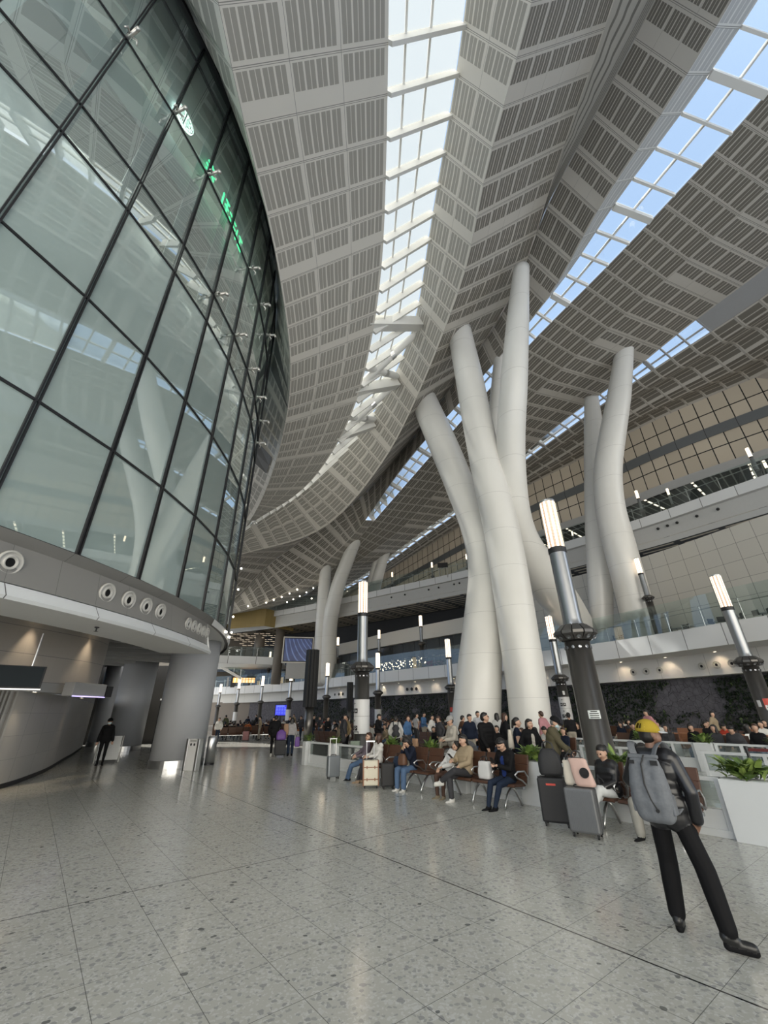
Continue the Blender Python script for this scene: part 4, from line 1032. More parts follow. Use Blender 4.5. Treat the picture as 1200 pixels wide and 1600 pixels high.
LEATHER = mat('brown_leather', (0.085, 0.040, 0.024), 0.42, var=0.15, scale=3)
ORANGE = mat('tan_leather', (0.30, 0.13, 0.065), 0.5, var=0.15, scale=3)
def seat_profile(m, y, wdt, z0=0.44):
    """one seat shell, local x towards the sitter's back"""
    pr = [(-0.27, z0 - .03), (-0.25, z0 + .01), (-0.1, z0 + .005), (0.10, z0 - .01), (0.18, z0 + .02), (0.23, z0 + .12), (0.29, z0 + .32), (0.34, z0 + .50)]
    a = [(x, y - wdt / 2, z) for x, z in pr]; b = [(x, y + wdt / 2, z) for x, z in pr]
    th = 0.045
    for i in range(len(pr) - 1):
        dx, dz = pr[i + 1][0] - pr[i][0], pr[i + 1][1] - pr[i][1]; l = math.hypot(dx, dz); nx, nz = dz / l * th, -dx / l * th
        A = [Vector(a[i]), Vector(b[i]), Vector(b[i + 1]), Vector(a[i + 1])]; Bq = [v + Vector((nx, 0, nz)) for v in A]
        m.add(A + Bq, ((0, 1, 2, 3), (7, 6, 5, 4), (0, 4, 5, 1), (1, 5, 6, 2), (2, 6, 7, 3), (3, 7, 4, 0)))
PITCH_S = 0.58
def bench(u0, w, n, label, group='rows of linked seats along the front partition', cov=LEATHER, arms=True, rz=PH, empty_back=0.0):
    t = thing('linked_seat_bench', label, 'bench', tuple(P(u0, w)), rz, group)
    L = n * PITCH_S
    for i in range(n):
        m = MB(); seat_profile(m, (i + .5) * PITCH_S, PITCH_S - .06); m.build('seat', cov, t, bevel=0.008)
    m = MB(); m.box((0.02, L / 2, 0.37), (0.07, L, 0.05)); m.build('beam', STEEL, t)
    for y in ([0.3, L - 0.3] if n < 4 else [0.3, L / 2, L - 0.3]):
        m = MB()
        m.tube([(0.02, y, 0.37), (-0.12, y, 0.27), (-0.24, y, 0.10), (-0.28, y, 0.015)], [.022, .026, .024, .02], 8); m.tube([(0.02, y, 0.37), (0.14, y, 0.27), (0.25, y, 0.10), (0.29, y, 0.015)], [.022, .026, .024, .02], 8)
        m.build('leg', STEEL, t, smooth=True)
    if arms:
        for i in range(n + 1):
            m = MB(); y = i * PITCH_S
            m.tube([(0.16, y, .42), (0.20, y, .55), (0.10, y, .66), (-0.12, y, .665), (-0.22, y, .62), (-0.16, y, .56), (0.0, y, .50), (0.12, y, .42)], .017, 8); m.build('armrest', STEEL, t, smooth=True)
    return t
WS = 8.33
bench(10.35, WS, 3, 'linked brown seats with the laughing woman in the white sweater')
bench(8.62, WS, 2, 'two linked brown seats used by the woman in the navy jacket')
bench(6.10, WS, 4, 'four linked brown seats with the leaning couple and the man in the blazer')
bench(2.95, WS, 3, 'linked brown seats with the woman in the black jacket, nearest to us')

# ------------------------------------------------------------------ luggage and bags
def lug_mat(n, c, r=0.35, metal=0.0): return mat(n, c, r, metal, var=0.08)
L_GREY, L_CREAM, L_BLACK, L_DGREY = lug_mat('case_grey', (0.20, 0.22, 0.24), .35, .3), lug_mat('case_cream', (0.62, 0.58, 0.47)), lug_mat('case_black', (0.016, 0.016, 0.018), .6), lug_mat('case_ribbed', (0.14, 0.145, 0.15), .4, .3)
TRIM_BROWN = lug_mat('trim_brown', (0.22, 0.09, 0.04))
def suitcase(loc, rz, w, d, h, shell, label, handle=0.42, ribs=0, trim=None, group=None, detail=True):
    t = thing('suitcase', label, 'suitcase', loc, rz, group)
    m = MB(); m.box((0, 0, 0.06 + h / 2), (w, d, h)); m.build('shell', shell, t, bevel=0.035)
    if ribs:
        m = MB()
        for i in range(ribs):
            x = (i + .5) / ribs * (w - .08) - (w - .08) / 2
            m.box((x, -d / 2 - .004, 0.06 + h / 2), (0.012, .012, h - .1))
        m.box((0, -d / 2 - .001, .06 + h / 2), (w - .06, .006, h - .09)); m.build('rib_pattern', shell, t)
    if trim:
        m = MB()
        for z in (.25, .72): m.box((0, 0, .06 + h * z), (w + .012, d + .012, .022))
        for sx in (-1, 1):
            m.box((sx * (w / 2 - .01), 0, .06 + h / 2), (.03, d + .012, h + .006))
            for sy in (-1, 1):
                for z in (.25, .72): m.box((sx * w * .25, sy * (d / 2 + .01), .06 + h * z), (.025, .012, .07))
        m.build('trim', trim, t)
    m = MB(); m.box((0, 0, .06 + h / 2), (w + .004, .012, h + .004)); m.build('zip_seam', DARK, t, bevel=0.0)
    for sx in (-1, 1):
        for sy in (-1, 1):
            m = MB(); m.lathe([(.028, -.012), (.028, .012)], 12, (sx * (w / 2 - .05), sy * (d / 2 - .04), .03), axis=(1, 0, 0)); m.box((sx * (w / 2 - .05), sy * (d / 2 - .04), .055), (.035, .04, .03)); m.build('wheel', BLACK, t)
    if handle:
        m = MB(); y = d / 2 - .05
        for sx in (-1, 1): m.tube([(sx * .10, y, h), (sx * .10, y, .06 + h + handle)], .011, 8)
        m.box((0, y, .06 + h + handle), (.24, .03, .028)); m.build('pull_handle', STEEL if detail else DARK, t)
    m = MB(); m.tube([(-.08, 0, .055 + h), (-.07, 0, .09 + h), (.07, 0, .09 + h), (.08, 0, .055 + h)], .010, 6); m.build('carry_handle', DARK, t)
    return t
def soft_bag(loc, rz, w, d, h, mt, label, name='bag', taper=.75, straps=True, cat='bag', slump=0.0, dark=DARK):
    t = thing(name, label, cat, loc, rz)
    m = MB(); n = 20
    prof = [(0, .55), (.02, .95), (.12, 1.04), (.45, 1.02), (.75, .93), (.95, taper), (1.0, taper * .86)]
    base = 0
    for z, k in prof:
        for i in range(n):
            a = 2 * math.pi * i / n
            ca, sa = math.cos(a), math.sin(a)
            sx = math.copysign(abs(ca) ** .55, ca); sy = math.copysign(abs(sa) ** .6, sa)
            kk = k * (1 + .03 * math.sin(5 * a + 9 * z))
            m.v.append((sx * w / 2 * kk + slump * z, sy * d / 2 * kk * (1 - .25 * z), z * h))
    for j in range(len(prof) - 1):
        for i in range(n): m.f.append((j * n + i, j * n + (i + 1) % n, (j + 1) * n + (i + 1) % n, (j + 1) * n + i)); m.m.append(0)
    m.f.append(tuple(range(n))[::-1]); m.m.append(0); m.f.append(tuple((len(prof) - 1) * n + i for i in range(n))); m.m.append(0)
    m.build('body', mt, t, smooth=True)
    if straps:
        for sy in (-1, 1):
            m = MB(); m.tube([(-w * .25 + slump, sy * d * .2, h * .97), (-w * .2 + slump, sy * d * .15, h * 1.2), (slump, sy * d * .12, h * 1.28), (w * .2 + slump, sy * d * .15, h * 1.2), (w * .25 + slump, sy * d * .2, h * .97)], .009, 6); m.build('strap', dark, t)
    return t
RZS = PH + R_(90)          # facing the walkway
suitcase(tuple(P(12.5, 7.72)), R_(25), .38, .24, .55, L_GREY, 'small grey suitcase with its handle out, standing before the first bench', .46)
suitcase(tuple(P(10.42, 7.62)), R_(6), .42, .25, .58, L_CREAM, 'cream suitcase with brown straps in front of the laughing woman', .44, trim=TRIM_BROWN)
suitcase(tuple(P(9.98, 7.86)), R_(10), .34, .22, .52, L_BLACK, 'black suitcase half hidden behind the navy woman\'s jeans', 0)
bs = suitcase(tuple(P(5.02, 7.70)), R_(-26), .46, .30, .66, L_BLACK, 'big soft black suitcase with a black bag on top', 0)
m = MB(); m.box((0, -.155, .62), (.16, .006, .03)); m.build('red_tag', RED, bs)
m = MB()
for q in (-.1, .1): m.tube([(q, .1, .70), (q, .1, 1.12)], .016, 8)
m.box((0, .1, 1.13), (.26, .035, .035)); m.build('pull_handle', DARK, bs)
soft_bag(tuple(P(5.0, 7.72, .74)), R_(-26), .40, .26, .42, L_BLACK, 'black cinched bag standing on the big black suitcase', 'drawstring_bag', .6)
gs = suitcase(tuple(P(4.34, 7.42)), R_(-36), .46, .27, .60, L_DGREY, 'dark grey ribbed suitcase, nearest one, with tote bags leaning on it', 0, ribs=14)
m = MB()
for q in (-.1, .1): m.tube([(q, .085, .64), (q, .085, 1.05)], .015, 8)
m.box((0, .085, 1.06), (.25, .03, .03)); m.build('pull_handle', DARK, gs)
C_PINK, C_CREAM, C_WHITE = mat('bag_pink', (0.55, 0.38, 0.33), .6), mat('bag_cream', (0.60, 0.55, 0.47), .6), mat('bag_white', (0.68, 0.68, 0.67), .5)
pk = soft_bag(tuple(P(4.22, 7.45, .67)), R_(-36), .30, .14, .40, C_PINK, 'pink tote bag with a black round mark leaning on the ribbed suitcase', 'tote_bag', .95, slump=-.08)
m = MB()
m.lathe([(.075, 0), (.075, .004), (.06, .004), (.06, .0)], 18, (.02, -.078, .20), axis=(0, -1, .08))
for z in (.165, .19, .215, .24): m.box((.02, -.078, z), (.09, .004, .012))
m.build('logo_print', BLACK, pk)
soft_bag(tuple(P(4.45, 7.47, .67)), R_(-30), .26, .13, .36, C_CREAM, 'cream tote bag on the ribbed suitcase beside the pink one', 'tote_bag', .95)
soft_bag(tuple(P(4.72, 7.98, 0)), R_(-20), .28, .14, .90, C_CREAM, 'tall pale carrier bag between the big black suitcase and the ribbed one', 'carrier_bag', .9)
KRAFT = mat('kraft_paper', (0.33, 0.20, 0.12), .7); 
soft_bag(tuple(P(7.0, 8.27, .455)), PH + R_(90), .34, .2, .34, C_WHITE, 'white carrier bag on the seat beside the man in the blazer', 'carrier_bag', .9)
soft_bag(tuple(P(10.1, 8.98, .805)), PH + R_(90), .22, .13, .30, KRAFT, 'brown paper bag on the partition top behind the navy woman', 'paper_bag', .98, straps=False)
soft_bag(tuple(P(9.95, 8.22, .455)), PH + R_(90), .34, .22, .26, mat('bag_navy', (0.02, 0.035, 0.07), .6), 'navy shoulder bag on the seat beside the navy woman', 'shoulder_bag', .8)

# ------------------------------------------------------------------ people
def ik(S, W, l1, l2, hint):
    d = W - S; L = d.length
    if L > (l1 + l2) * 0.995: W = S + d * ((l1 + l2) * 0.995 / L); d = W - S; L = d.length
    d.normalize(); x = (l1 * l1 - l2 * l2 + L * L) / (2 * L); h = math.sqrt(max(l1 * l1 - x * x, 0))
    p = hint - d * hint.dot(d)
    if p.length < 1e-4: p = Vector((0, 0, -1)) - d * d.z * -1
    p.normalize()
    return S + d * x + p * h, W
def remesh(caps, voxel, smooth=3):
    """caps: (p0, r0, p1, r1, tag) -> one continuous skin; returns verts, faces, tag per face"""
    m = MB()
    for p0, r0, p1, r1, tg in caps:
        p0, p1 = Vector(p0), Vector(p1)
        d = p1 - p0; L = d.length
        ax = d / L if L > 1e-6 else Vector((0, 0, 1))
        prof = []
        for k in range(5):
            a = math.pi / 2 * k / 5; prof.append((max(1e-5, r0 * math.sin(a)), -r0 * math.cos(a)))
        prof.append((r0, 0)); prof.append((r1, L))
        for k in range(1, 6):
            a = math.pi / 2 * k / 5; prof.append((max(1e-5, r1 * math.cos(a)), L + r1 * math.sin(a)))
        m.lathe(prof, 12, p0, 0, axis=ax)
    me = bpy.data.meshes.new('tmp'); me.from_pydata(m.v, [], m.f); me.update()
    o = bpy.data.objects.new('tmp', me); COL.objects.link(o)
    r = o.modifiers.new('r', 'REMESH'); r.mode = 'VOXEL'; r.voxel_size = voxel
    if smooth: s_ = o.modifiers.new('s', 'SMOOTH'); s_.factor = 0.5; s_.iterations = smooth
    dg = bpy.context.evaluated_depsgraph_get()
    ev = o.evaluated_get(dg); em = ev.to_mesh()
    nv = len(em.vertices); co = np.empty(nv * 3); em.vertices.foreach_get('co', co); co = co.reshape(-1, 3)
    fs = [tuple(p.vertices) for p in em.polygons]
    ev.to_mesh_clear()
    bpy.data.objects.remove(o); bpy.data.meshes.remove(me)
    return co, fs
def skin_mesh(name, caps, voxel, smooth=3):
    co, fs = remesh([c for c in caps if c[4] >= 0], voxel, smooth)
    fa = np.array([f if len(f) == 4 else (*f, f[0]) for f in fs])
    ctr = co[fa].mean(1)
    best = np.full(len(ctr), 1e9); tg = np.zeros(len(ctr), int)
    for p0, r0, p1, r1, t in caps:
        p0, p1 = np.array(p0), np.array(p1); d = p1 - p0; L2 = max(d @ d, 1e-9)
        k = np.clip(((ctr - p0) @ d) / L2, 0, 1)
        dd = np.linalg.norm(ctr - (p0 + k[:, None] * d), axis=1) - (r0 + (r1 - r0) * k)
        if t < 0: dd = np.where(dd < 0.004, dd - 0.05, 1e9); t = -t
        w = dd < best; best[w] = dd[w]; tg[w] = t
    me = bpy.data.meshes.new(name); me.from_pydata(co.tolist(), [], fs)
    me.polygons.foreach_set('material_index', tg.tolist()); me.polygons.foreach_set('use_smooth', [True] * len(fs)); me.update()
    return me
SKIN = mat('skin', (0.50, 0.31, 0.22), 0.5, var=0.05)
SKIN2 = mat('skin_dark', (0.20, 0.11, 0.075), 0.5, var=0.05)
HAIR = mat('hair_black', (0.012, 0.010, 0.009), 0.45, var=0.3, scale=30)
HAIRB = mat('hair_brown', (0.05, 0.022, 0.013), 0.45, var=0.3, scale=30)
HAIRG = mat('hair_grey', (0.16, 0.15, 0.145), 0.5)
EYE = mat('eye_dark', (0.02, 0.014, 0.012), 0.25)
LIP = mat('lips', (0.36, 0.13, 0.11), 0.45)
_cl = {}
def cloth(c, rough=0.75):
    k = (tuple(c), rough)
    if k not in _cl: _cl[k] = mat('cloth_%s' % ['dark', 'grey', 'light'][min(2, int(sum(c) * 1.2))], c, rough, var=0.16, scale=9, spec=0.18)
    return _cl[k]
# tags: 0 skin, 1 top, 2 trousers, 3 shoes, 4 eye, 5 lips, 6 sole, 7 inner shirt
def person_caps(S):
    g = S.get; sit = g('pose', 'stand') == 'sit'
    pel = Vector(g('pel', (0, 0, 0.545 if sit else 0.93)))
    lean, side, tw = R_(g('lean', -8 if sit else 2)), R_(g('side', 0)), R_(g('twist', 0))
    M = Matrix.Rotation(tw, 3, 'Z') @ Matrix.Rotation(side, 3, 'Y') @ Matrix.Rotation(-lean, 3, 'X')
    def T(x, y, z): return pel + M @ Vector((x, y, z))
    b = g('bulk', 0.0); fem = g('fem', 0); sw = 0.165 - 0.02 * fem
    c = []
    hips = [pel + Matrix.Rotation(tw, 3, 'Z') @ Vector((s * 0.085, 0, -0.01)) for s in (-1, 1)]
    c += [((pel + Vector((-.06, -.005, .03))), .115, (pel + Vector((.06, -.005, .03))), .115, 2)]
    c += [(T(-.055, 0, .16), .108 + b, T(.055, 0, .16), .108 + b, 1), (T(-.07, 0, .06), .110 + b * 1.2, T(.07, 0, .06), .110 + b * 1.2, 1)]
    c += [(T(-.075, .005, .33), .112 + b, T(.075, .005, .33), .112 + b, 1), (T(-.05, 0, .24), .112 + b, T(.05, 0, .24), .112 + b, 1)]
    c += [(T(-sw + .035, -.01, .445), .066 + b * .8, T(sw - .035, -.01, .445), .066 + b * .8, 1), (T(0, -.01, .40), .09 + b, T(0, -.005, .47), .058 + b * .5, 1)]
    if fem: c += [(T(-.06, .07, .33), .06, T(.06, .07, .33), .06, 1)]
    if g('open'): c += [(T(0, .11 + b, .44), .03, T(0, .12 + b, .10), .05, -7)]
    if g('coat'):
        for s in (-1, 1): c += [(T(s * .07, 0, .05), .112 + b * .7, T(s * .075, 0, -g('coat')), .112 + b * .6, 1)]
    nk = T(0, -.005, .50)
    hm = M @ Matrix.Rotation(R_(-g('yaw', 0)), 3, 'Z') @ Matrix.Rotation(R_(g('roll', 0)), 3, 'Y') @ Matrix.Rotation(R_(g('pitch', 0)), 3, 'X')
    hc = T(0, .01, .545) + hm @ Vector((0, .012, .09))
    def Hd(x, y, z): return hc + hm @ Vector((x, y, z))
    c += [(T(0, -.01, .46), .052, Hd(0, -.02, -.06), .050, 0)]
    c += [(Hd(0, -.018, .030), .088, Hd(0, .012, .018), .080, 0), (Hd(0, .030, -.045), .058, Hd(0, .042, -.072), .040, 0), (Hd(-.02, .03, -.02), .062, Hd(.02, .03, -.02), .062, 0)]
    if g('collar'): c += [(T(-.03, -.02, .47), .064, T(.03, -.02, .47), .064, 1)]
    det = g('det', 1)
    if det:
        c += [(Hd(0, .088, .012), .010, Hd(0, .105, -.022), .014, 0), (Hd(-.083, -.01, .01), .014, Hd(-.082, -.016, -.025), .012, 0), (Hd(.083, -.01, .01), .014, Hd(.082, -.016, -.025), .012, 0)]
        for s in (-1, 1): c += [(Hd(s * .026, .086, .014), .006, Hd(s * .038, .081, .013), .006, -4)]
        c += [(Hd(-.016, .086, -.052), .007, Hd(.016, .086, -.052), .007, -5)]
        if g('laugh'): c += [(Hd(-.012, .088, -.058), .012, Hd(.012, .088, -.058), .012, -4)]
    # arms
    for s, key in ((-1, 'l'), (1, 'r')):
        Sh = T(s * sw, -.01, .435)
        W0 = g('w' + key)
        W = Vector(W0) if W0 else (T(s * .235, .04, -.02) if not sit else pel + Vector((s * .13, .26, .10)))
        E_, W = ik(Sh, W, .275, .245, Vector(g('h' + key, (s * .6, -.6, -.6))))
        ts = 0 if g('short') else 1
        bb = b * .55
        c += [(Sh, .056 + bb, Sh.lerp(E_, .5), .048 + bb, 1), (Sh.lerp(E_, .5), .048 + bb, E_, .042 + bb, ts), (E_, .042 + bb * ts, E_.lerp(W, .92), .032 + (bb + .006) * ts, ts)]
        d = (W - E_).normalized()
        hd = Vector(g('d' + key)) if g('d' + key) else d + Vector((0, 0, -.25))
        hd.normalize()
        nrm_ = hd.cross(Vector((s, 0, 0.3))).normalized(); sd = hd.cross(nrm_).normalized()
        pb = W + hd * .012; pt = W + hd * .085
        c += [(W - d * .02, .028, pb, .027, 0), (pb - sd * .014, .022, pt - sd * .022, .017, 0), (pb + sd * .014, .022, pt + sd * .022, .017, 0)]
        if det:
            for i, (off_, ln) in enumerate(((-.030, .060), (-.010, .072), (.010, .068), (.030, .052))):
                q0 = pt + sd * off_ * .9; q1 = q0 + hd * ln * .5 + nrm_ * .012; q2 = q1 + hd * ln * .38 + nrm_ * .022
                c += [(q0, .0095, q1, .0088, 0), (q1, .0088, q2, .0075, 0)]
            ths = -1 if sd.dot(Vector((-s, .4, .5))) < 0 else 1
            q0 = pb + sd * ths * .024 + hd * .01; q1 = q0 + sd * ths * .026 + hd * .034; c += [(q0, .0125, q1, .0105, 0), (q1, .0105, q1 + hd * .028 + nrm_ * .008, .009, 0)]
    # legs
    for s, key in ((-1, 'l'), (1, 'r')):
        Hp = hips[0 if s < 0 else 1]
        A = Vector(g('a' + key)) if g('a' + key) else (Vector((s * .10, -.01, .085)) if not sit else pel + Vector((s * .11, .43, -.46)))
        K, A = ik(Hp, A, .425, .415, Vector(g('k' + key, (s * .12, 1, .25))))
        lw = g('wide', 0.0)
        c += [(Hp, .088, Hp.lerp(K, .55), .074 + lw * .5, 2), (Hp.lerp(K, .55), .074 + lw * .5, K, .060 + lw, 2), (K, .060 + lw, K.lerp(A, .35), .058 + lw, 2), (K.lerp(A, .35), .058 + lw, K.lerp(A, .9), .043 + lw * 1.2, 2)]
        fy = R_(g('f' + key, s * 10)); fd = Vector(g('fd' + key)) if g('fd' + key) else Vector((math.sin(fy), math.cos(fy), -.12))
        fd.normalize()
        up = Vector((0, 0, 1))
        c += [(K.lerp(A, .9), .038, A, .038, g('sock', 2)), (A + Vector((0, 0, -.01)) - fd * .035, .044, A + fd * .02 - up * .02, .044, 3), (A - fd * .02 - up * .038, .038, A + fd * .11 - up * .042, .036, 3), (A + fd * .10 - up * .042, .040, A + fd * .138 - up * .044, .038, 3)]
        c += [(A - fd * .035 - up * .066, .034, A + fd * .145 - up * .066, .034, 6)]
    return c, Hd, hm, T, M
def hair_mesh(Hd, style, vox):
    h = [(Hd(0, -.032, .042), .092, Hd(0, -.018, .056), .088, 0), (Hd(0, -.05, .0), .080, Hd(0, -.035, .03), .088, 0)]
    if style in ('long', 'bob'):
        L = -.30 if style == 'long' else -.12
        for s in (-1, 1): h += [(Hd(s * .062, -.02, .03), .045, Hd(s * .075, -.015, L * .5), .034, 0)]
        h += [(Hd(-.03, -.06, .0), .06, Hd(-.045, -.07, L), .045, 0), (Hd(.03, -.06, .0), .06, Hd(.045, -.07, L), .045, 0)]
    if style == 'bun': h += [(Hd(0, -.12, .04), .045, Hd(0, -.125, .05), .045, 0)]
    if style == 'pony': h += [(Hd(0, -.11, .04), .04, Hd(0, -.14, -.12), .028, 0)]
    if style in ('short', 'bob', 'long'): h += [(Hd(-.045, .040, .085), .035, Hd(.045, .040, .085), .035, 0)]
    return skin_mesh('hair', h, vox, 2)
def make_person(label, loc, rz, S, colors, group=None, hair=HAIR, skin=SKIN, vox=0.012, h=1.70):
    """colors: top, trousers, shoes, sole, inner"""
    caps, Hd, hm, T, M = person_caps(S)
    me = skin_mesh('body', caps, vox)
    t = thing('person', label, 'person', loc, rz, group)
    t.scale = (h / 1.70,) * 3
    top, tr, sh, so, inn = [c if isinstance(c, bpy.types.Material) else cloth(c) for c in colors]
    for mm in (skin, top, tr, sh, EYE, LIP, so, inn): me.materials.append(mm)
    o = bpy.data.objects.new('body', me); link(o, t)
    st = S.get('hair', 'short')
    if st in ('short', 'long', 'bob', 'bun', 'pony'):
        hme = hair_mesh(Hd, st, vox); hme.materials.append(hair); link(bpy.data.objects.new('hair', hme), t)
    cap_c = S.get('cap')
    if cap_c:
        hme = skin_mesh('hair', [(Hd(0, -.035, -.0), .079, Hd(0, -.03, .03), .086, 0)], vox, 2); hme.materials.append(hair); link(bpy.data.objects.new('hair', hme), t)
        add_cap(t, Hd, hm, cap_c, S.get('visor', cap_c), S.get('visor_dir', 1), S.get('cap_back'))
    if S.get('glasses'):
        m = MB()
        for s in (-1, 1):
            q = [Hd(s * .033 + .024 * math.cos(a), .100 - .004 * abs(math.cos(a)), .012 + .017 * math.sin(a)) for a in [2 * math.pi * i / 12 for i in range(13)]]
            m.tube(q, .0028, 5); m.tube([Hd(s * .057, .095, .016), Hd(s * .086, -.01, .018)], .0028, 5)
        m.tube([Hd(-.01, .102, .016), Hd(.01, .102, .016)], .0028, 5)
        m.build('glasses', BLACK, t)
    if S.get('mask'):
        mm = skin_mesh('face_mask', [(Hd(-.03, .05, -.035), .052, Hd(.03, .05, -.035), .052, 0), (Hd(0, .075, -.03), .038, Hd(0, .07, -.06), .034, 0)], vox, 2); mm.materials.append(mat('mask_blue', (0.45, 0.58, 0.62), .7)); link(bpy.data.objects.new('face_mask', mm), t)
    return t, Hd, hm, T
def add_cap(t, Hd, hm, c, vc, vd=1, back=None):
    cm = c if isinstance(c, bpy.types.Material) else cloth(c); vm = vc if isinstance(vc, bpy.types.Material) else cloth(vc)
    ctr = Hd(0, -.018, .035); 
    m = MB(); R = .108
    n, k = 28, 7
    rot = hm
    for i in range(k + 1):
        el = math.pi / 2 * i / k
        for j in range(n):
            a = 2 * math.pi * j / n
            p = Vector((R * .93 * math.cos(el) * math.cos(a), R * 1.06 * math.cos(el) * math.sin(a), R * 1.08 * math.sin(el) ** .9))
            m.v.append(tuple(ctr + rot @ p))
    for i in range(k):
        for j in range(n):
            a = (2 * math.pi * (j + .5) / n)
            if back and i < 3 and abs((math.degrees(a) - (270 if vd > 0 else 90))) < 38 - i * 9 and not i == 0: continue
            m.f.append((i * n + j, i * n + (j + 1) % n, (i + 1) * n + (j + 1) % n, (i + 1) * n + j)); m.m.append(0)
    cp_ = m.build('cap', cm, t, smooth=True)
    so = cp_.modifiers.new('thick', 'SOLIDIFY'); so.thickness = .004; so.offset = 1
    m = MB()
    for j in range(6):
        a = math.pi * j / 6 + math.pi / 12
        q = [ctr + rot @ Vector((R * .945 * math.cos(e) * math.cos(a), R * 1.075 * math.cos(e) * math.sin(a), R * 1.09 * math.sin(e) ** .9 if math.sin(e) > 0 else 0)) for e in [math.pi * i / 16 for i in range(17)]]
        m.tube(q, .0022, 4, cap=False)
    m.build('seam', back if isinstance(back, bpy.types.Material) else cm, cp_)
    m = MB()
    for i in range(4):
        f = i / 3
        for j in range(11):
            a = math.pi * (0.12 + .76 * j / 10)
            p = Vector(((R * .93 + .0 * f) * math.cos(a) * (1 - .08 * f), vd * (R * 1.05 * math.sin(a) + .095 * f * math.sin(a)), .004 - .010 * f * f + .012 * math.sin(a) * (1 - f)))
            m.v.append(tuple(ctr + rot @ p))
    for i in range(3):
        for j in range(10): m.f.append((i * 11 + j, i * 11 + j + 1, (i + 1) * 11 + j + 1, (i + 1) * 11 + j)); m.m.append(0)
    v = m.build('visor', vm, cp_, smooth=True)
    so = v.modifiers.new('thick', 'SOLIDIFY'); so.thickness = .005
def face(az): return -R_(az)
RZ_SEAT = R_(90) + PH
JEANS, DJEANS, NAVY, BLK, WHT = cloth((.085, .14, .24)), cloth((.018, .028, .052)), cloth((.009, .013, .026)), cloth((.007, .007, .008)), cloth((.62, .61, .58))
KHAKI, OLIVE, CHAR, BEIGE = cloth((.34, .27, .18)), cloth((.085, .075, .045)), cloth((.045, .045, .05)), cloth((.46, .43, .38))
LEATHERB = mat('black_leather', (0.012, 0.012, 0.014), 0.32, var=0.3, scale=20)
SOLE = cloth((.55, .55, .52))
BROWNT = cloth((.075, .045, .035))

# --- the man with the backpack
mx, my = 2.70, 4.86
S = dict(pose='stand', pel=(0.02, 0, .925), lean=-2, side=2, yaw=38, pitch=-3, bulk=.030, coat=.05, collar=1, cap=cloth((.36, .26, .03), .9), visor=cloth((.40, .41, .43)), cap_back=cloth((.55, .42, .10)), det=1, hair='none',
         wr=(.262, .0, .86), hr=(.9, -.7, -.1), dr=(-.55, .35, -.8), wl=(-.20, .22, 1.0), hl=(-.8, -.3, -.4), wide=.022,
         al=(-.13, .03, .085), ar=(.30, -.13, .085), kl=(-.1, 1, 0), kr=(.5, 1, 0), fl=-12, fr=62)
FACE_M = 47
man, Hd, hm, T = make_person('man in black with a yellow and grey cap standing with his back to us', (mx, my, 0), face(FACE_M), S, (LEATHERB, cloth((.006, .006, .007)), mat('shoe_black', (0.012, 0.012, 0.012), .35), BLK, BLK), skin=SKIN2, vox=0.0085, h=1.69)
# grey backpack on his back
PACKM = mat('backpack_grey', (0.135, 0.145, 0.16), 0.8, var=0.22, scale=40)
q = thing('backpack', 'grey roll-top backpack on the back of the man with the yellow cap', 'backpack', (mx, my, 0), face(FACE_M)); q.scale = man.scale
caps = []
for z, hw, r, y in ((.92, .085, .080, -.225), (1.02, .092, .090, -.235), (1.14, .090, .085, -.235), (1.26, .092, .065, -.22), (1.34, .095, .040, -.215)):
    caps.append(((-hw, y, z), r, (hw, y, z), r, 0))
for i in range(4):
    a, b = caps[i], caps[i + 1]
    for s in (0, 2): caps.append((a[s], a[1], b[s], b[1], 0))
    caps.append((tuple((Vector(a[0]) + Vector(a[2])) / 2), a[1] * 1.02, tuple((Vector(b[0]) + Vector(b[2])) / 2), b[1] * 1.02, 0))
bm_ = skin_mesh('pack_body', caps, .012, 3); bm_.materials.append(PACKM); link(bpy.data.objects.new('pack_body', bm_), q)
m = MB(); m.box((0, -.215, 1.385), (.27, .05, .035)); m.build('roll_top', PACKM, q, bevel=.01)
m = MB(); m.tube([(.02, -.245, 1.40), (-.01, -.290, 1.32), (-.01, -.325, 1.16), (.015, -.325, 1.04), (.045, -.318, .97)], .006, 6); m.lathe([(.016, 0), (.016, .008)], 10, (.05, -.322, .955), axis=(0, -1, 0)); m.build('zip_cord', BLACK, q)
for s in (-1, 1):
    m = MB(); pts = [(s * .08, -.19, 1.37), (s * .115, -.135, 1.465), (s * .135, -.02, 1.495), (s * .14, .09, 1.44), (s * .15, .155, 1.32), (s * .175, .12, 1.12), (s * .175, -.06, .98), (s * .15, -.17, .93)]
    pts = catmull(pts, 5)
    m.tube(pts, .034, 8, flat=.25)
    m.build('shoulder_strap', PACKM, q)
m = MB(); m.box((-.10, -.262, 1.335), (.045, .02, .03)); m.box((.10, -.262, 1.335), (.06, .02, .04)); m.build('buckle', BLACK, q)
for s in (-1, 1):
    m = MB(); m.box((s * .165, -.22, 1.0), (.03, .10, .16)); m.build('side_pocket', PACKM, q, bevel=.012)

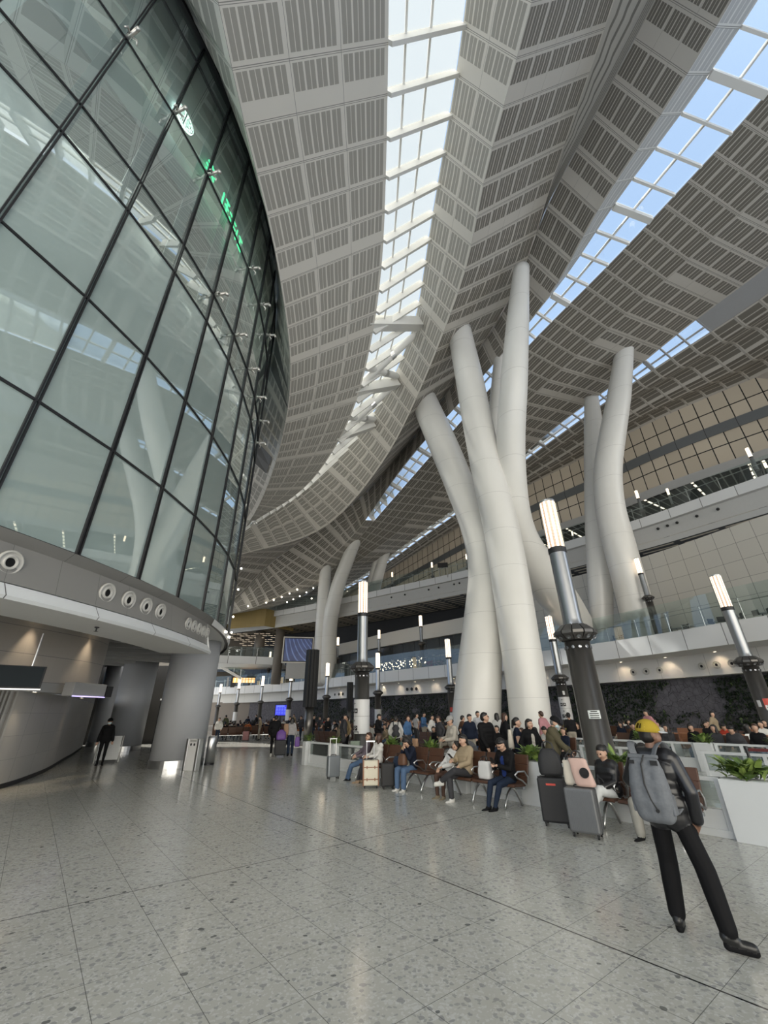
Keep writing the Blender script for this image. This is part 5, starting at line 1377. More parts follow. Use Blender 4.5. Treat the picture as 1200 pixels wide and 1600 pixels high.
# --- the seated row
def seat(u, w=WS - .03): return tuple(P(u, w, -.055))
def sitter(u, label, S, colors, **k):
    S = dict(S); S['pose'] = 'sit'; w = k.pop('w', WS - .02)
    return make_person(label, tuple(P(u, w, k.pop('dz', -.035))), RZ_SEAT + R_(k.pop('turn', 0)), S, colors, **k)
sitter(11.70, 'person in blue jeans turned away, brown hair hidden behind the laughing woman', dict(lean=-14, twist=-40, yaw=-50, wr=(.12, .30, .66), wl=(-.02, .30, .66), ar=(.42, .36, .05), al=(.22, .42, .07), fr=70, fl=40, hair='bob', bulk=.01), (cloth((.12, .10, .12)), JEANS, BLK, SOLE, BLK), hair=HAIRB, h=1.68)
sitter(11.02, 'laughing woman in a white sweater and dark trousers with crossed beige boots', dict(lean=-4, yaw=75, pitch=12, roll=0, laugh=1, fem=1, wr=(.20, .27, .72), wl=(.05, .28, .70), ar=(.32, .50, .09), al=(.30, .40, .10), fr=50, fl=40, kr=(.3, 1, .3), kl=(0.4, 1, .5), hair='bob', sock=3, bulk=.008), (WHT, CHAR, cloth((.30, .22, .15)), BLK, BLK), hair=HAIRB, h=1.66)
sitter(9.50, 'woman in a navy jacket and jeans, head bowed, holding a brown bag', dict(lean=10, pitch=-32, yaw=5, fem=1, bulk=.02, collar=1, wr=(.06, .27, .96), wl=(-.05, .27, .98), ar=(.13, .44, .085), al=(-.10, .42, .085), wide=.02, hair='bob', open=1), (NAVY, JEANS, WHT, SOLE, BEIGE), h=1.64)
soft_bag(tuple(P(9.52, 8.0, .555)), RZ_SEAT, .26, .18, .26, mat('bag_brown', (0.12, 0.06, 0.035), .5), 'soft brown bag on the lap of the woman in navy', 'handbag', .7, straps=False)
sitter(8.06, 'young woman in a white jacket with long black hair asleep on the man\'s shoulder', dict(lean=-4, side=-14, pitch=-8, roll=-34, yaw=0, fem=1, bulk=.02, wr=(.14, .30, .66), wl=(-.02, .34, .70), ar=(.14, .42, .085), al=(-.04, .40, .085), hair='long'), (cloth((.58, .58, .57)), BROWNT, cloth((.20, .17, .12)), BEIGE, WHT), h=1.62)
sitter(7.62, 'man in a beige jacket with crossed legs looking at his phone', dict(lean=-10, side=5, yaw=18, pitch=-16, bulk=.026, collar=1, wr=(.10, .32, .80), wl=(-.08, .28, .70), ar=(.05, .46, .085), al=(.30, .50, .40), kl=(-.5, .7, .5), fl=60, hair='short', wide=.012), (KHAKI, CHAR, WHT, SOLE, BEIGE), h=1.74)
sitter(6.42, 'man in a dark blazer and blue shirt with glasses reading his phone', dict(lean=4, pitch=-30, yaw=14, bulk=.02, collar=1, open=1, wr=(.12, .30, .80), wl=(.0, .31, .79), ar=(.20, .50, .085), al=(.06, .47, .085), fr=12, fl=8, hair='short', glasses=1), (BLK, DJEANS, BLK, SOLE, cloth((.02, .04, .16))), h=1.72)
sitter(4.28, 'woman in a black jacket and white trousers, legs crossed, red-soled shoes', dict(lean=-4, pitch=-24, yaw=12, fem=1, bulk=.03, wr=(.02, .29, .66), wl=(-.05, .30, .67), ar=(.10, .46, .09), al=(.16, .60, .30), kl=(.0, .8, .7), fl=20, hair='bun', wide=.02), (LEATHERB, cloth((.60, .62, .63)), WHT, cloth((.50, .03, .05)), BEIGE), h=1.64)
sitter(3.60, 'person in grey beige trousers seated behind the man with the backpack', dict(lean=-6, pitch=-10, bulk=.03, ar=(.13, .44, .085), al=(-.18, .46, .085), wide=.025, hair='short'), (BEIGE, cloth((.30, .29, .26)), BLK, WHT, BEIGE), h=1.70)
def phone(u, w, z, lab, tilt=40):
    t = thing('phone', lab, 'phone', tuple(P(u, w, z)), RZ_SEAT)
    m = MB(); M_ = Matrix.Rotation(R_(tilt), 3, 'X'); m.box((0, 0, 0), (.075, .15, .009), M=M_); m.build('case', BLACK, t)
    m = MB(); m.box(M_ @ Vector((0, 0, .005)), (.068, .14, .002), M=M_); m.build('screen', mat('phone_screen', (0.05, 0.055, 0.06), .1), t)
phone(7.68, 7.90, .875, 'phone held by the man in the beige jacket')
phone(6.50, 7.94, .86, 'phone held by the man in the dark blazer', 50)

# --- standing people
def stander(xy, az, label, S, colors, **k):
    S = dict(S); S['pose'] = 'stand'
    return make_person(label, (*xy, 0), face(az), S, colors, **k)
def pol(az, D): return (D * math.sin(R_(az)), D * math.cos(R_(az)))
stander(pol(19.4, 11.45), 118, 'older man in an olive coat and black cap behind the big black suitcase', dict(lean=10, pitch=-16, bulk=.05, coat=.10, collar=1, cap=BLK, wr=(.15, .42, .92), wl=(-.10, .34, 1.0), hair='none', mask=1, al=(-.1, .05, .085), ar=(.12, -.06, .085)), (OLIVE, BLK, BLK, BLK, BEIGE), hair=HAIRG, h=1.68)
stander(pol(12.1, 12.9), 160, 'man in a black hoodie and glasses standing, looking up to one side', dict(yaw=-50, pitch=8, bulk=.03, coat=.05, collar=1, glasses=1, wr=(.14, .22, .90), wl=(-.20, .20, .92), hair='short'), (BLK, CHAR, BLK, SOLE, BLK), h=1.77)
g_, *_ = stander(pol(15.7, 12.6), 105, 'woman in dark clothes with a white canvas bag on her back', dict(yaw=8, fem=1, bulk=.015, short=1, wr=(.22, .22, .98), hair='pony', lean=2), (NAVY, NAVY, BLK, SOLE, BLK), h=1.64)
soft_bag((*pol(14.9, 12.55), 0.93), face(105), .30, .16, .42, C_CREAM, 'white canvas backpack of the woman in dark clothes', 'canvas_backpack', .8, straps=False, cat='backpack')
stander(pol(17.2, 12.1), 175, 'woman in a black coat and pale scarf turning towards us', dict(yaw=-15, pitch=6, fem=1, bulk=.035, coat=.30, collar=1, open=1, hair='bob', wr=(.22, .16, 1.0), wl=(-.2, .2, 1.02)), (BLK, BLK, BLK, BLK, BEIGE), hair=HAIR, h=1.61)
stander(pol(8.1, 13.6), 250, 'man in a grey cap and beige vest looking down behind the couple', dict(pitch=-12, bulk=.025, open=1, cap=cloth((.33, .33, .32)), wr=(.12, .30, 1.1), wl=(-.1, .3, 1.08), hair='none'), (cloth((.42, .39, .34)), cloth((.2, .18, .15)), BLK, SOLE, BEIGE), h=1.68)
bp_, *_ = stander(pol(1.1, 19.0), 5, 'person in a pale hoodie seen from behind, wearing a dark backpack', dict(bulk=.035, hair='short', collar=1), (cloth((.50, .49, .47)), BLK, BLK, SOLE, BEIGE), h=1.66, vox=.02)
t = thing('backpack', 'dark backpack worn by the person in the pale hoodie', 'backpack', (*pol(1.1, 18.8), 0), face(5))
bme = skin_mesh('pack_body', [((-.07, -.0, .98), .10, (.07, 0, .98), .10, 0), ((-.06, 0, 1.2), .09, (.06, 0, 1.2), .09, 0), ((0, 0, 1.0), .12, (0, 0, 1.25), .10, 0)], .02, 2); bme.materials.append(CHAR); link(bpy.data.objects.new('pack_body', bme), t)
for s in (-1, 1):
    m = MB(); m.tube([(s * .09, .0, 1.30), (s * .10, .08, 1.42), (s * .10, .2, 1.44)], .018, 6); m.build('shoulder_strap', CHAR, t)
stander(pol(3.65, 24.5), 60, 'man in a grey shirt with hands on hips by the plant wall', dict(yaw=20, short=1, wr=(.20, .0, 1.0), wl=(-.20, .0, 1.0), hr=(1, -.4, 0), hl=(-1, -.4, 0), hair='short'), (cloth((.40, .40, .41)), CHAR, BLK, SOLE, BLK), h=1.76, vox=.02)
stander(pol(-1.1, 21.5), 110, 'man in a black jacket standing next to the small white sleeve', dict(pitch=-10, bulk=.03, hair='short', wr=(.1, .3, 1.05)), (BLK, BLK, BLK, SOLE, BLK), h=1.74, vox=.02)
stander(pol(-5.4, 21.6), 70, 'man in a dark coat standing close to the direction sleeve', dict(bulk=.035, coat=.25, hair='short', yaw=20), (CHAR, BLK, BLK, BLK, BEIGE), h=1.76, vox=.02)
stander(pol(-4.9, 22.2), 250, 'person in a tan hooded jacket facing the man in the dark coat', dict(bulk=.04, hair='short', collar=1), (cloth((.35, .26, .14)), BLK, BLK, BLK, BEIGE), h=1.66, vox=.02)
stander(pol(11.3, 22.5), 180, 'person in a pale grey shirt standing before the thick forked column', dict(hair='short', yaw=-20), (cloth((.42, .43, .46)), CHAR, BLK, SOLE, WHT), h=1.80, vox=.02)
# walking couple with trolley case
stander((-5.36, 22.0), -14, 'man in black walking away with a suitcase', dict(bulk=.035, coat=.06, lean=3, ar=(.10, -.14, .10), al=(-.09, .10, .085), wr=(.24, .05, .84), hair='short'), (BLK, BLK, WHT, WHT, BLK), h=1.74, vox=.014)
stander((-4.62, 22.25), -12, 'woman in a pale printed vest and dark flared jeans walking away', dict(bulk=.02, fem=1, lean=1, ar=(.09, .06, .085), al=(-.09, -.08, .09), wide=.02, hair='long', wr=(.27, .0, .86)), (cloth((.34, .33, .33)), DJEANS, BLK, BLK, WHT), h=1.63, vox=.014)
suitcase((-5.02, 21.95, 0), face(-12), .50, .28, .62, L_BLACK, 'black suitcase wheeled along by the walking couple', .0)
PURP = mat('bag_purple', (0.13, 0.05, 0.27), .5)
soft_bag((-5.02, 21.9, .69), face(-12), .44, .24, .42, PURP, 'purple bag tied on the wheeled black suitcase', 'carrier_bag', .45)
soft_bag((-4.28, 22.15, .38), face(-12), .22, .12, .42, PURP, 'purple carrier bag hanging from the walking woman\'s hand', 'carrier_bag', .8)
soft_bag((-4.86, 22.1, .86), face(-12), .24, .14, .5, KRAFT, 'brown bag held between the walking couple', 'shoulder_bag', .8)
# guard
stander((-11.75, 19.3), 150, 'guard in black uniform and cap with a pale face mask near the dark pillar', dict(bulk=.03, coat=.04, cap=BLK, mask=1, hair='none', wr=(.27, .02, .84), wl=(-.27, .02, .84), al=(-.09, 0, .085), ar=(.09, .02, .085)), (BLK, BLK, BLK, BLK, BLK), h=1.71)

# ------------------------------------------------------------------ the crowd in the far rows
def proto(S, hairc=HAIR, vox=.03, h=1.68):
    S = dict(S); S['det'] = 0
    t, *_ = make_person('x', (0, 0, -50), 0, S, (BLK, BLK, BLK, SOLE, BEIGE), hair=hairc, vox=vox, h=h)
    return t
PS = [proto(dict(pose='sit', lean=-8, hair='short')), proto(dict(pose='sit', lean=8, pitch=-25, wr=(.05, .3, .85), wl=(-.05, .3, .85), hair='short')), proto(dict(pose='sit', lean=-12, fem=1, hair='long', yaw=30)),
      proto(dict(pose='sit', lean=2, side=8, fem=1, hair='bob', yaw=-40, pitch=-10)), proto(dict(pose='sit', lean=16, pitch=-10, bulk=.03, hair='short', yaw=20))]
PT = [proto(dict(hair='short', bulk=.03)), proto(dict(hair='long', fem=1, yaw=30, bulk=.02)), proto(dict(hair='short', al=(-.1, .12, .085), ar=(.1, -.12, .095), lean=4, bulk=.02)), proto(dict(hair='pony', fem=1, wr=(.1, .3, 1.1), pitch=-15))]
TOPS = [((.008, .008, .009), 'black'), ((.010, .015, .03), 'navy'), ((.05, .05, .055), 'dark grey'), ((.45, .45, .44), 'pale grey'), ((.58, .57, .54), 'white'), ((.42, .05, .03), 'red'), ((.07, .15, .30), 'blue'), ((.30, .24, .16), 'tan'), ((.10, .05, .03), 'brown'), ((.45, .22, .24), 'pink'), ((.46, .12, .03), 'orange'), ((.12, .13, .08), 'olive'), ((.16, .12, .22), 'purple'), ((.40, .36, .08), 'yellow')]
WTS = [9, 5, 5, 3, 4, 2, 2, 2, 2, 1, 1, 1, 1, 1]
BOT = [((.007, .007, .008), 'black'), ((.018, .028, .05), 'dark blue'), ((.08, .13, .22), 'jeans blue'), ((.06, .06, .06), 'grey'), ((.30, .27, .22), 'beige')]
rc = random.Random(11)
cnt = {}
_first = set()
def crowd_person(pr, xy, z, rz, where, seated, s=1.0, top=None):
    t = pr
    if pr.name in _first: t = copy_tree(pr)
    _first.add(pr.name)
    c, cn = top or rc.choices(TOPS, WTS)[0]; b, bn = rc.choice(BOT)
    hr = rc.choice([HAIR, HAIR, HAIR, HAIRB])
    for ch in t.children:
        for i, sl in enumerate(ch.material_slots):
            sl.link = 'OBJECT'
            if ch.name.startswith('hair'): sl.material = hr
            else: sl.material = (SKIN, cloth(c), cloth(b), BLK, EYE, LIP, SOLE, BEIGE)[i]
    t.location = (*xy, z); t.rotation_euler = (0, 0, rz)
    k = rc.uniform(.94, 1.06) * s
    t.scale = (k, k, k)
    lab = '%s person, %s top, %s trousers, %s' % ('seated' if seated else 'standing', cn, bn, where)
    tag(t, lab, 'person', 'people: ' + lab)
    return t
FAR_BENCH = []
def far_bench(u0, w, n, rz, cov, label, group):
    """row of linked seats without arms, for the far rows"""
    key = (n, cov.name)
    for k, o in FAR_BENCH:
        if k == key:
            t = copy_tree(o); t.location = P(u0, w); t.rotation_euler = (0, 0, rz); tag(t, label, 'bench', group); return t
    t = bench(u0, w, n, label, group, cov, arms=False, rz=rz)
    FAR_BENCH.append((key, t)); return t
ZONES = [  # w, u range, step of benches, facing, where, fill
    (10.9, 12.0, 22.0, 'in the row just behind the front partition', 1), (12.9, 13.6, 24.0, 'in the second row behind the direction sleeve', -1), (14.6, 8.5, 24.0, 'in the middle rows before the forked column', 1),
    (16.3, 12.0, 26.0, 'in the rows left of the forked column', -1), (18.9, 1.5, 11.5, 'just behind the second partition row', 1), (20.6, 3.0, 26.0, 'in the rows below the plant wall', -1), (22.6, 2.0, 26.0, 'in the back rows below the plant wall', 1),
    (24.8, 4.0, 30.0, 'in the last row against the plant wall', 1), (18.6, 15.0, 30.0, 'in the rows beside the forked column foot', 1), (27.0, 12.0, 34.0, 'in the farthest row by the plant wall', -1)]
TRUNKS = [(5.0, 25.5, 2.2), (7.5, 23.9, 1.9), (6.3, 29.4, 1.5), (5.56, 12.28, .8), (17.72, 21.13, .8), (-1.18, 21.4, .8), (12.31, 31.04, .8), (6.03, 41.2, .8), (-5.08, 29.57, .9)] + [(o.location.x, o.location.y, .75) for o in COL.objects if o.get('category') == 'person' and o.location.z > -5]
def clear(p, r=0.0): return all((p.x - x) ** 2 + (p.y - y) ** 2 > (q + r) ** 2 for x, y, q in TRUNKS)
nb_ = 0
for zi, (w, u0, u1, where, fc) in enumerate(ZONES):
    u = u0
    while u < u1:
        n = 4
        ctr = P(u + n * PITCH_S / 2, w)
        if not all(clear(P(u + k * PITCH_S, w), .75) for k in (0, 2, 4)): u += .6; continue
        if math.degrees(math.atan2(ctr.x, ctr.y)) > 46 or math.degrees(math.atan2(ctr.x, ctr.y)) < -12: u += 2.9; continue
        rz = PH if fc > 0 else PH + math.pi
        org = u if fc > 0 else u + n * PITCH_S
        cov = ORANGE if (zi in (5, 7) and u < 9) else LEATHER
        far_bench(org, w, n, rz, cov, 'linked %s seats %s' % ('tan' if cov is ORANGE else 'brown', where), 'linked seats ' + where); nb_ += 1
        for k in range(n):
            if rc.random() < (.35 if cov is ORANGE else .80):
                uu_ = u + (k + .5) * PITCH_S
                crowd_person(rc.choice(PS), P(uu_, w)[:2] if False else (P(uu_, w).x, P(uu_, w).y), -.02, (RZ_SEAT if fc > 0 else RZ_SEAT + math.pi) + rc.uniform(-.15, .15), where, True)
        u += n * PITCH_S + rc.choice([.35, .5, 1.3])
# standing people between the rows
for (az, D, where) in ((-7.4, 27, 'near the nearer ribbed post'), (-3.2, 26, 'beside the direction sleeve'), (2.6, 21, 'behind the seats with the navy woman'), (4.6, 27, 'before the plant wall'), (5.6, 23, 'left of the forked column'), (6.6, 19.5, 'behind the man in the grey cap'), (9.3, 20, 'at the foot of the forked column'), (10.2, 17, 'behind the man in the hoodie'), (13.6, 19.5, 'between the two trunks'), (14.4, 16, 'near the two dark-haired women'),
                       (18.9, 19.5, 'near the second trunk'), (21.8, 20, 'left of the biggest lantern post'), (24.6, 23, 'right of the biggest lantern post'), (29.8, 23, 'past the yellow cap'), (35.5, 25, 'far along the plant wall')):
    q = pol(az, D)
    if clear(Vector((*q, 0)), .1): crowd_person(rc.choice(PT), q, 0, rc.uniform(0, 6.2), where, False)
# far end of the concourse: rows seen end on
far_w = 'at the far end of the concourse'
for i, (az, D) in enumerate([(a, d) for d in (37, 41, 45.5, 50.5) for a in (-20.8, -18.6, -16.6, -14.6, -12.4, -10.2)]):
    a = az + (i % 3) * .35
    if -15.5 < a < -11 and D < 40: continue
    x, y = pol(a, D); w_ = x * E2.x + y * E2.y; u_ = x * E1.x + y * E1.y
    if not clear(Vector((x, y, 0)), 1.2): continue
    far_bench(u_, w_, 3, R_(-78), LEATHER, 'linked brown seats ' + far_w, 'linked seats ' + far_w)
    bx = Matrix.Rotation(R_(-78), 3, 'Z')
    for k in range(3):
        if rc.random() < .82:
            p = Vector((x, y, 0)) + bx @ Vector((0, (k + .5) * PITCH_S, 0))
            crowd_person(rc.choice(PS), (p.x, p.y), -.02, R_(-78) + R_(90), far_w, True)
for az, D in ((-20.2, 34.5), (-19.5, 44), (-17.0, 47), (-15.5, 36), (-13.9, 33), (-10.6, 34), (-9.2, 31), (-8.3, 33), (-16.0, 52), (-11.6, 46), (-12.0, 31), (-9.8, 39)):
    q = pol(az, D); crowd_person(rc.choice(PT), q, 0, rc.uniform(0, 6.2), far_w, False)
for p_ in PS + PT:
    if p_.location.z < -10:
        for ch in list(p_.children): bpy.data.objects.remove(ch)
        bpy.data.objects.remove(p_)
# luggage standing among the rows
rl_ = [(1.2, 19.6, (.10, .20, .19), 'green suitcase beside the person in the pale hoodie'), (2.2, 16.9, (.45, .42, .12), 'pale yellow suitcase behind the bushy planter'), (5.2, 20.5, (.012, .016, .03), 'dark blue suitcase in the rows left of the forked column'), (12.9, 13.4, (.36, .10, .05), 'red patterned case behind the man in the hoodie'), (14.0, 14.1, (.10, .07, .18), 'purple checked case near the two dark-haired women'), (-3.9, 21.0, (.28, .34, .28), 'pale green suitcase beside the direction sleeve'), (-17.0, 36.0, (.42, .22, .22), 'pink suitcase at the far end of the concourse'), (31.5, 20.0, (.5, .5, .5), 'silver suitcase behind the second partition row')]
for az, D, c, lab in rl_:
    q = pol(az, D)
    suitcase((*q, 0), R_(rc.uniform(-40, 40)), .42, .26, .60, cloth(c, .45), lab, .35, detail=False)
soft_bag((*pol(38.2, 21.0), .0), .3, .7, .4, .95, C_WHITE, 'big white sack resting on the tan seats by the plant wall', 'sack', .8, straps=False)
# stroller by the hoodie man
t = thing('stroller', 'grey child stroller with red frame tube beside the man in the hoodie', 'stroller', (*pol(10.6, 13.3), 0), R_(60))
m = MB(); m.box((0, 0, .5), (.36, .5, .06)); m.box((0, .25, .75), (.36, .06, .5)); m.build('seat', cloth((.16, .16, .17)), t, bevel=.02)
for sx in (-1, 1):
    m = MB(); m.tube([(sx * .2, -.45, .08), (sx * .2, 0, .5), (sx * .2, .45, 1.02)], .014, 8); m.tube([(sx * .2, .35, .08), (sx * .2, -.05, .52)], .014, 8); m.build('frame_tube', RED, t)
    for y in (-.45, .35):
        m = MB(); m.lathe([(.08, -.02), (.08, .02)], 14, (sx * .2, y, .08), axis=(1, 0, 0)); m.build('wheel', BLACK, t)
m = MB(); m.tube([(-.2, .45, 1.02), (.2, .45, 1.02)], .016, 8); m.build('push_handle', BLACK, t)
m = MB()
for i in range(7):
    a0 = math.pi * i / 6 * .6
    m.v += [(-.2, .3 - .34 * math.sin(a0), .72 + .34 * math.cos(a0)), (.2, .3 - .34 * math.sin(a0), .72 + .34 * math.cos(a0))]
for i in range(6): m.f.append((i * 2, i * 2 + 1, i * 2 + 3, i * 2 + 2)); m.m.append(0)
m.build('hood', cloth((.16, .16, .17)), t)

# ------------------------------------------------------------------ plants covering the rocky wall
from mathutils import noise as mnoise
rp = random.Random(5)
m = MB()
gw_len = [0.0]
for a, b in zip(GW, GW[1:]): gw_len.append(gw_len[-1] + (b - a).length)
def gw_at(s):
    j = 0
    while j < len(gw_len) - 2 and gw_len[j + 1] < s: j += 1
    f = (s - gw_len[j]) / max(gw_len[j + 1] - gw_len[j], 1e-6)
    t = (GW[j + 1] - GW[j]).normalized(); n = Vector((-t.y, t.x, 0))
    p = GW[j].lerp(GW[j + 1], f)
    if n.dot(p) > 0: n = -n
    return p, n, t
s0 = next(gw_len[i] for i, p in enumerate(GW) if math.degrees(math.atan2(p.x, p.y)) < 47)
s1 = next(gw_len[i] for i, p in enumerate(GW) if math.degrees(math.atan2(p.x, p.y)) < -9.5)
for k in range(27000):
    s = s0 + (s1 - s0) * rp.random() ** 1.25; z = rp.uniform(0.5, 3.72)
    nv = mnoise.fractal(Vector((s * .23, z * .42 + s * .10, 3.3)), 0.8, 2.1, 4)
    if nv > 0.27 + rp.uniform(-.03, .05): continue
    p, n, t = gw_at(s)
    o_ = p + n * rp.uniform(0.02, 0.22) + Vector((0, 0, z))
    d = (n * rp.uniform(.2, 1.0) + t * rp.uniform(-.8, .8) + Vector((0, 0, rp.uniform(-1.2, .3)))).normalized()
    L, W = rp.uniform(.12, .30), rp.uniform(.06, .14)
    sd_ = d.cross(Vector((rp.uniform(-.3, .3), rp.uniform(-.3, .3), 1))).normalized() * W / 2
    m.add([o_, o_ + d * L * .5 + sd_, o_ + d * L, o_ + d * L * .5 - sd_], ((0, 1, 2, 3),), 0 if rp.random() < .72 else (1 if rp.random() < .75 else 2))
iv = m.build('wall_foliage', [mat('ivy_dark', (0.012, 0.026, 0.010), .6, var=.4), mat('ivy_mid', (0.035, 0.065, 0.020), .5, var=.3), mat('ivy_pale', (0.12, 0.17, 0.07), .5, var=.3)])
tag(iv, 'dense dark green foliage covering the rocky wall under the first balcony', 'plants', kind='stuff')

# ------------------------------------------------------------------ spots along the fascia and the under-building walls
WARM = emis('warm_lamp', (1.0, 0.78, 0.5), 6.0)
def downlight(loc, label, group, power, cone=70, r=.09, aim=(0, 0, -1), col=(1.0, .80, .55), blend=.8):
    t = thing('downlight', label, 'lamp', tuple(loc), 0, group)
    m = MB(); m.lathe([(r, 0.0), (r * .75, .012), (0, .012)], 14, axis=(0, 0, -1)); m.build('lens', WARM, t)
    m = MB(); m.lathe([(r * 1.25, -.01), (r * 1.25, .012), (r, .014), (r, -.01)], 16, axis=(0, 0, -1)); m.build('rim', STEEL, t)
    if power:
        l = bpy.data.lights.new('downlight', 'SPOT'); l.energy = power; l.spot_size = R_(cone); l.spot_blend = blend; l.color = col; l.shadow_soft_size = .04
        o = bpy.data.objects.new('lamp', l); link(o, t); o.location = (0, 0, -.03); o.rotation_euler = Vector(aim).to_track_quat('-Z', 'Y').to_euler()
    return t
for az in (-9.5, -6.1, -3.3, -0.51, 1.6, 3.75, 6.16, 8.78, 19.5, 24.2, 28.57, 33.03, 37.59):
    i = on_row(f1, az); p = f1[i]; d = math.hypot(p.x, p.y) - .55
    downlight((d * math.sin(R_(az)), d * math.cos(R_(az)), 5.13), 'small warm downlight under the first balcony, washing the pale fascia', 'downlights under the first balcony', 26, 110, aim=(math.sin(R_(az)) * .35, math.cos(R_(az)) * .35, -1))
for (x, y, z, pw, lab) in ((-10.58, 12.6, 4.7, 80, 'spot over the beige wall, nearer one, by the dark display'), (-10.24, 14.8, 4.7, 80, 'spot over the beige wall, farther one'), (-10.45, 16.3, 4.7, 50, 'spot over the rounded end of the beige wall')):
    downlight((x, y, z), lab, 'spots over the beige wall', pw, 52, .07)
downlight((-10.45, 13.1, 2.47), 'warm spot under the grey ledge, lighting the pale panels', 'spots under the grey ledge', 12, 80, .06)
downlight((-12.3, 17.9, 2.47), 'warm spot under the grey ledge farther back', 'spots under the grey ledge', 8, 80, .06)
for k, (x, y, z) in enumerate(((-17.01, 57.54, 16.02), (-16.03, 57.82, 16.48), (-15.01, 58.09, 16.96), (-13.99, 58.35, 17.53), (-12.93, 58.59, 18.16), (-11.88, 58.81, 18.9), (-10.73, 59.03, 19.71), (-14.22, 58.29, 16.27), (-13.4, 58.49, 16.71), (-12.53, 58.68, 17.22), (-11.62, 58.86, 17.82), (-10.67, 59.04, 18.5), (-9.73, 59.21, 19.32), (-10.81, 59.02, 16.94), (-9.87, 59.18, 17.42), (-19.29, 56.81, 15.41))):
    m = MB(); m.ball((x, y, z), .10, 6); tag(m.build('downlight', emis('spot_glow', (1, .9, .72), 5.0) if k == 0 else bpy.data.materials['spot_glow'], smooth=True), 'tiny bright downlight on the dark ceiling above the upper balcony', 'lamp', 'ceiling downlights at the far end')

# ------------------------------------------------------------------ things under the glass building
t = thing('hanging_display', 'dark hanging display with a green corner under the grey soffit', 'display', (-9.75, 9.95, 2.42), math.atan2(10.97 - 8.9, -8.7 + 10.9))
m = MB(); m.box((0, 0, .26), (3.0, .14, .52)); m.build('casing', BLACK, t, bevel=.01)
m = MB(); m.box((0, -.075, .27), (2.92, .012, .46)); m.build('screen', mat('screen_off', (0.008, 0.014, 0.018), .45, spec=.15), t)
m = MB(); m.box((-.45, -.083, .47), (.5, .006, .06)); m.build('green_strip', emis('green_sign', (.05, .8, .35), .5), t)
m = MB(); m.box((0, 0, -.012), (3.02, .16, .03)); m.build('bottom_rail', STEEL, t)
for q_ in (-1.2, 1.2):
    m = MB(); m.tube([(q_, 0, .5), (q_, 0, 1.32)], .02, 8); m.build('hanger_rod', STEEL, t)
t = thing('ribbed_shutter', 'ribbed pale metal shutter beside the pale wall panels', 'shutter', (0, 0, 0))
m = MB(); cc = [p for p in low_c if 8.6 < p.y < 13.15]
ac = 0.0
dense = []
for a, b in zip(cc, cc[1:]):
    n_ = max(1, int((b - a).length / .115))
    for i in range(n_): dense.append(a.lerp(b, i / n_))
for p in dense: m.box((p.x + .06, p.y, 1.30), (.07, .05, 2.36), R_(-15))
o0 = dense[0]
for i, v in enumerate(m.v): m.v[i] = (v[0] - o0.x, v[1] - o0.y, v[2])
t.location = (o0.x, o0.y, 0)
m.build('slat', mat('shutter_metal', (.46, .45, .43), .35, .4), t)
m = MB()
for a, b in zip(cc, cc[1:]): m.beam(Vector((a.x + .03 - o0.x, a.y - o0.y, .06)), Vector((b.x + .03 - o0.x, b.y - o0.y, .06)), .14, .12)
m.build('bottom_rail', DARK, t)
t = thing('grey_cabinet', 'small grey cabinet with a violet glow on the ledge of the beige wall', 'cabinet', (-9.98, 14.6, 2.36), R_(-3))
m = MB(); m.box((0, 0, .22), (.36, 1.5, .40)); m.build('body', GREY, t, bevel=.02)
m = MB(); m.box((.19, .9, .2), (.05, .3, .34)); m.build('side_screen', DARK, t)
m = MB(); m.box((.19, 0, .015), (.02, 1.5, .03)); m.build('light_strip', emis('violet_strip', (.55, .45, 1.0), .8), t)
t = thing('checkpoint_gate', 'pale narrow gate panel standing behind the guard', 'gate', (-12.1, 20.3, 0), R_(30))
for sx in (-1, 1):
    m = MB(); m.box((sx * .45, 0, .5), (.05, .20, 1.0)); m.build('post', MIDGREY, t, bevel=.01)
m = MB(); m.box((0, 0, .55), (.8, .02, .9)); m.build('panel', PART_W, t)
t = thing('kiosk', 'dark kiosk with a small violet screen between the two grey pillars', 'kiosk', (-12.6, 26.2, 0), R_(28))
m = MB(); m.box((0, 0, 1.3), (1.2, .5, 2.6)); m.build('body', BLACK, t, bevel=.02)
m = MB(); m.box((.2, -.26, 1.55), (.34, .02, .22)); m.build('screen', emis('kiosk_screen', (.45, .35, .9), 1.2), t)
m = MB(); m.box((.55, -.26, 1.5), (.05, .02, 1.1)); m.build('light_strip', emis('kiosk_strip', (.6, .45, 1.0), 2.0), t)
m = MB(); m.box((0, 0, 2.62), (1.3, .6, .08)); m.build('top_rail', STEEL, t)
t = thing('sprinkler', 'small sprinkler head under the grey soffit', 'sprinkler', tuple(ring(-8.2, DR - .35, 3.66)), 0)
m = MB(); m.lathe([(.05, 0), (.05, -.02), (.015, -.03), (.015, -.09), (.05, -.1), (.0, -.11)], 10); m.build('head', DARK, t)

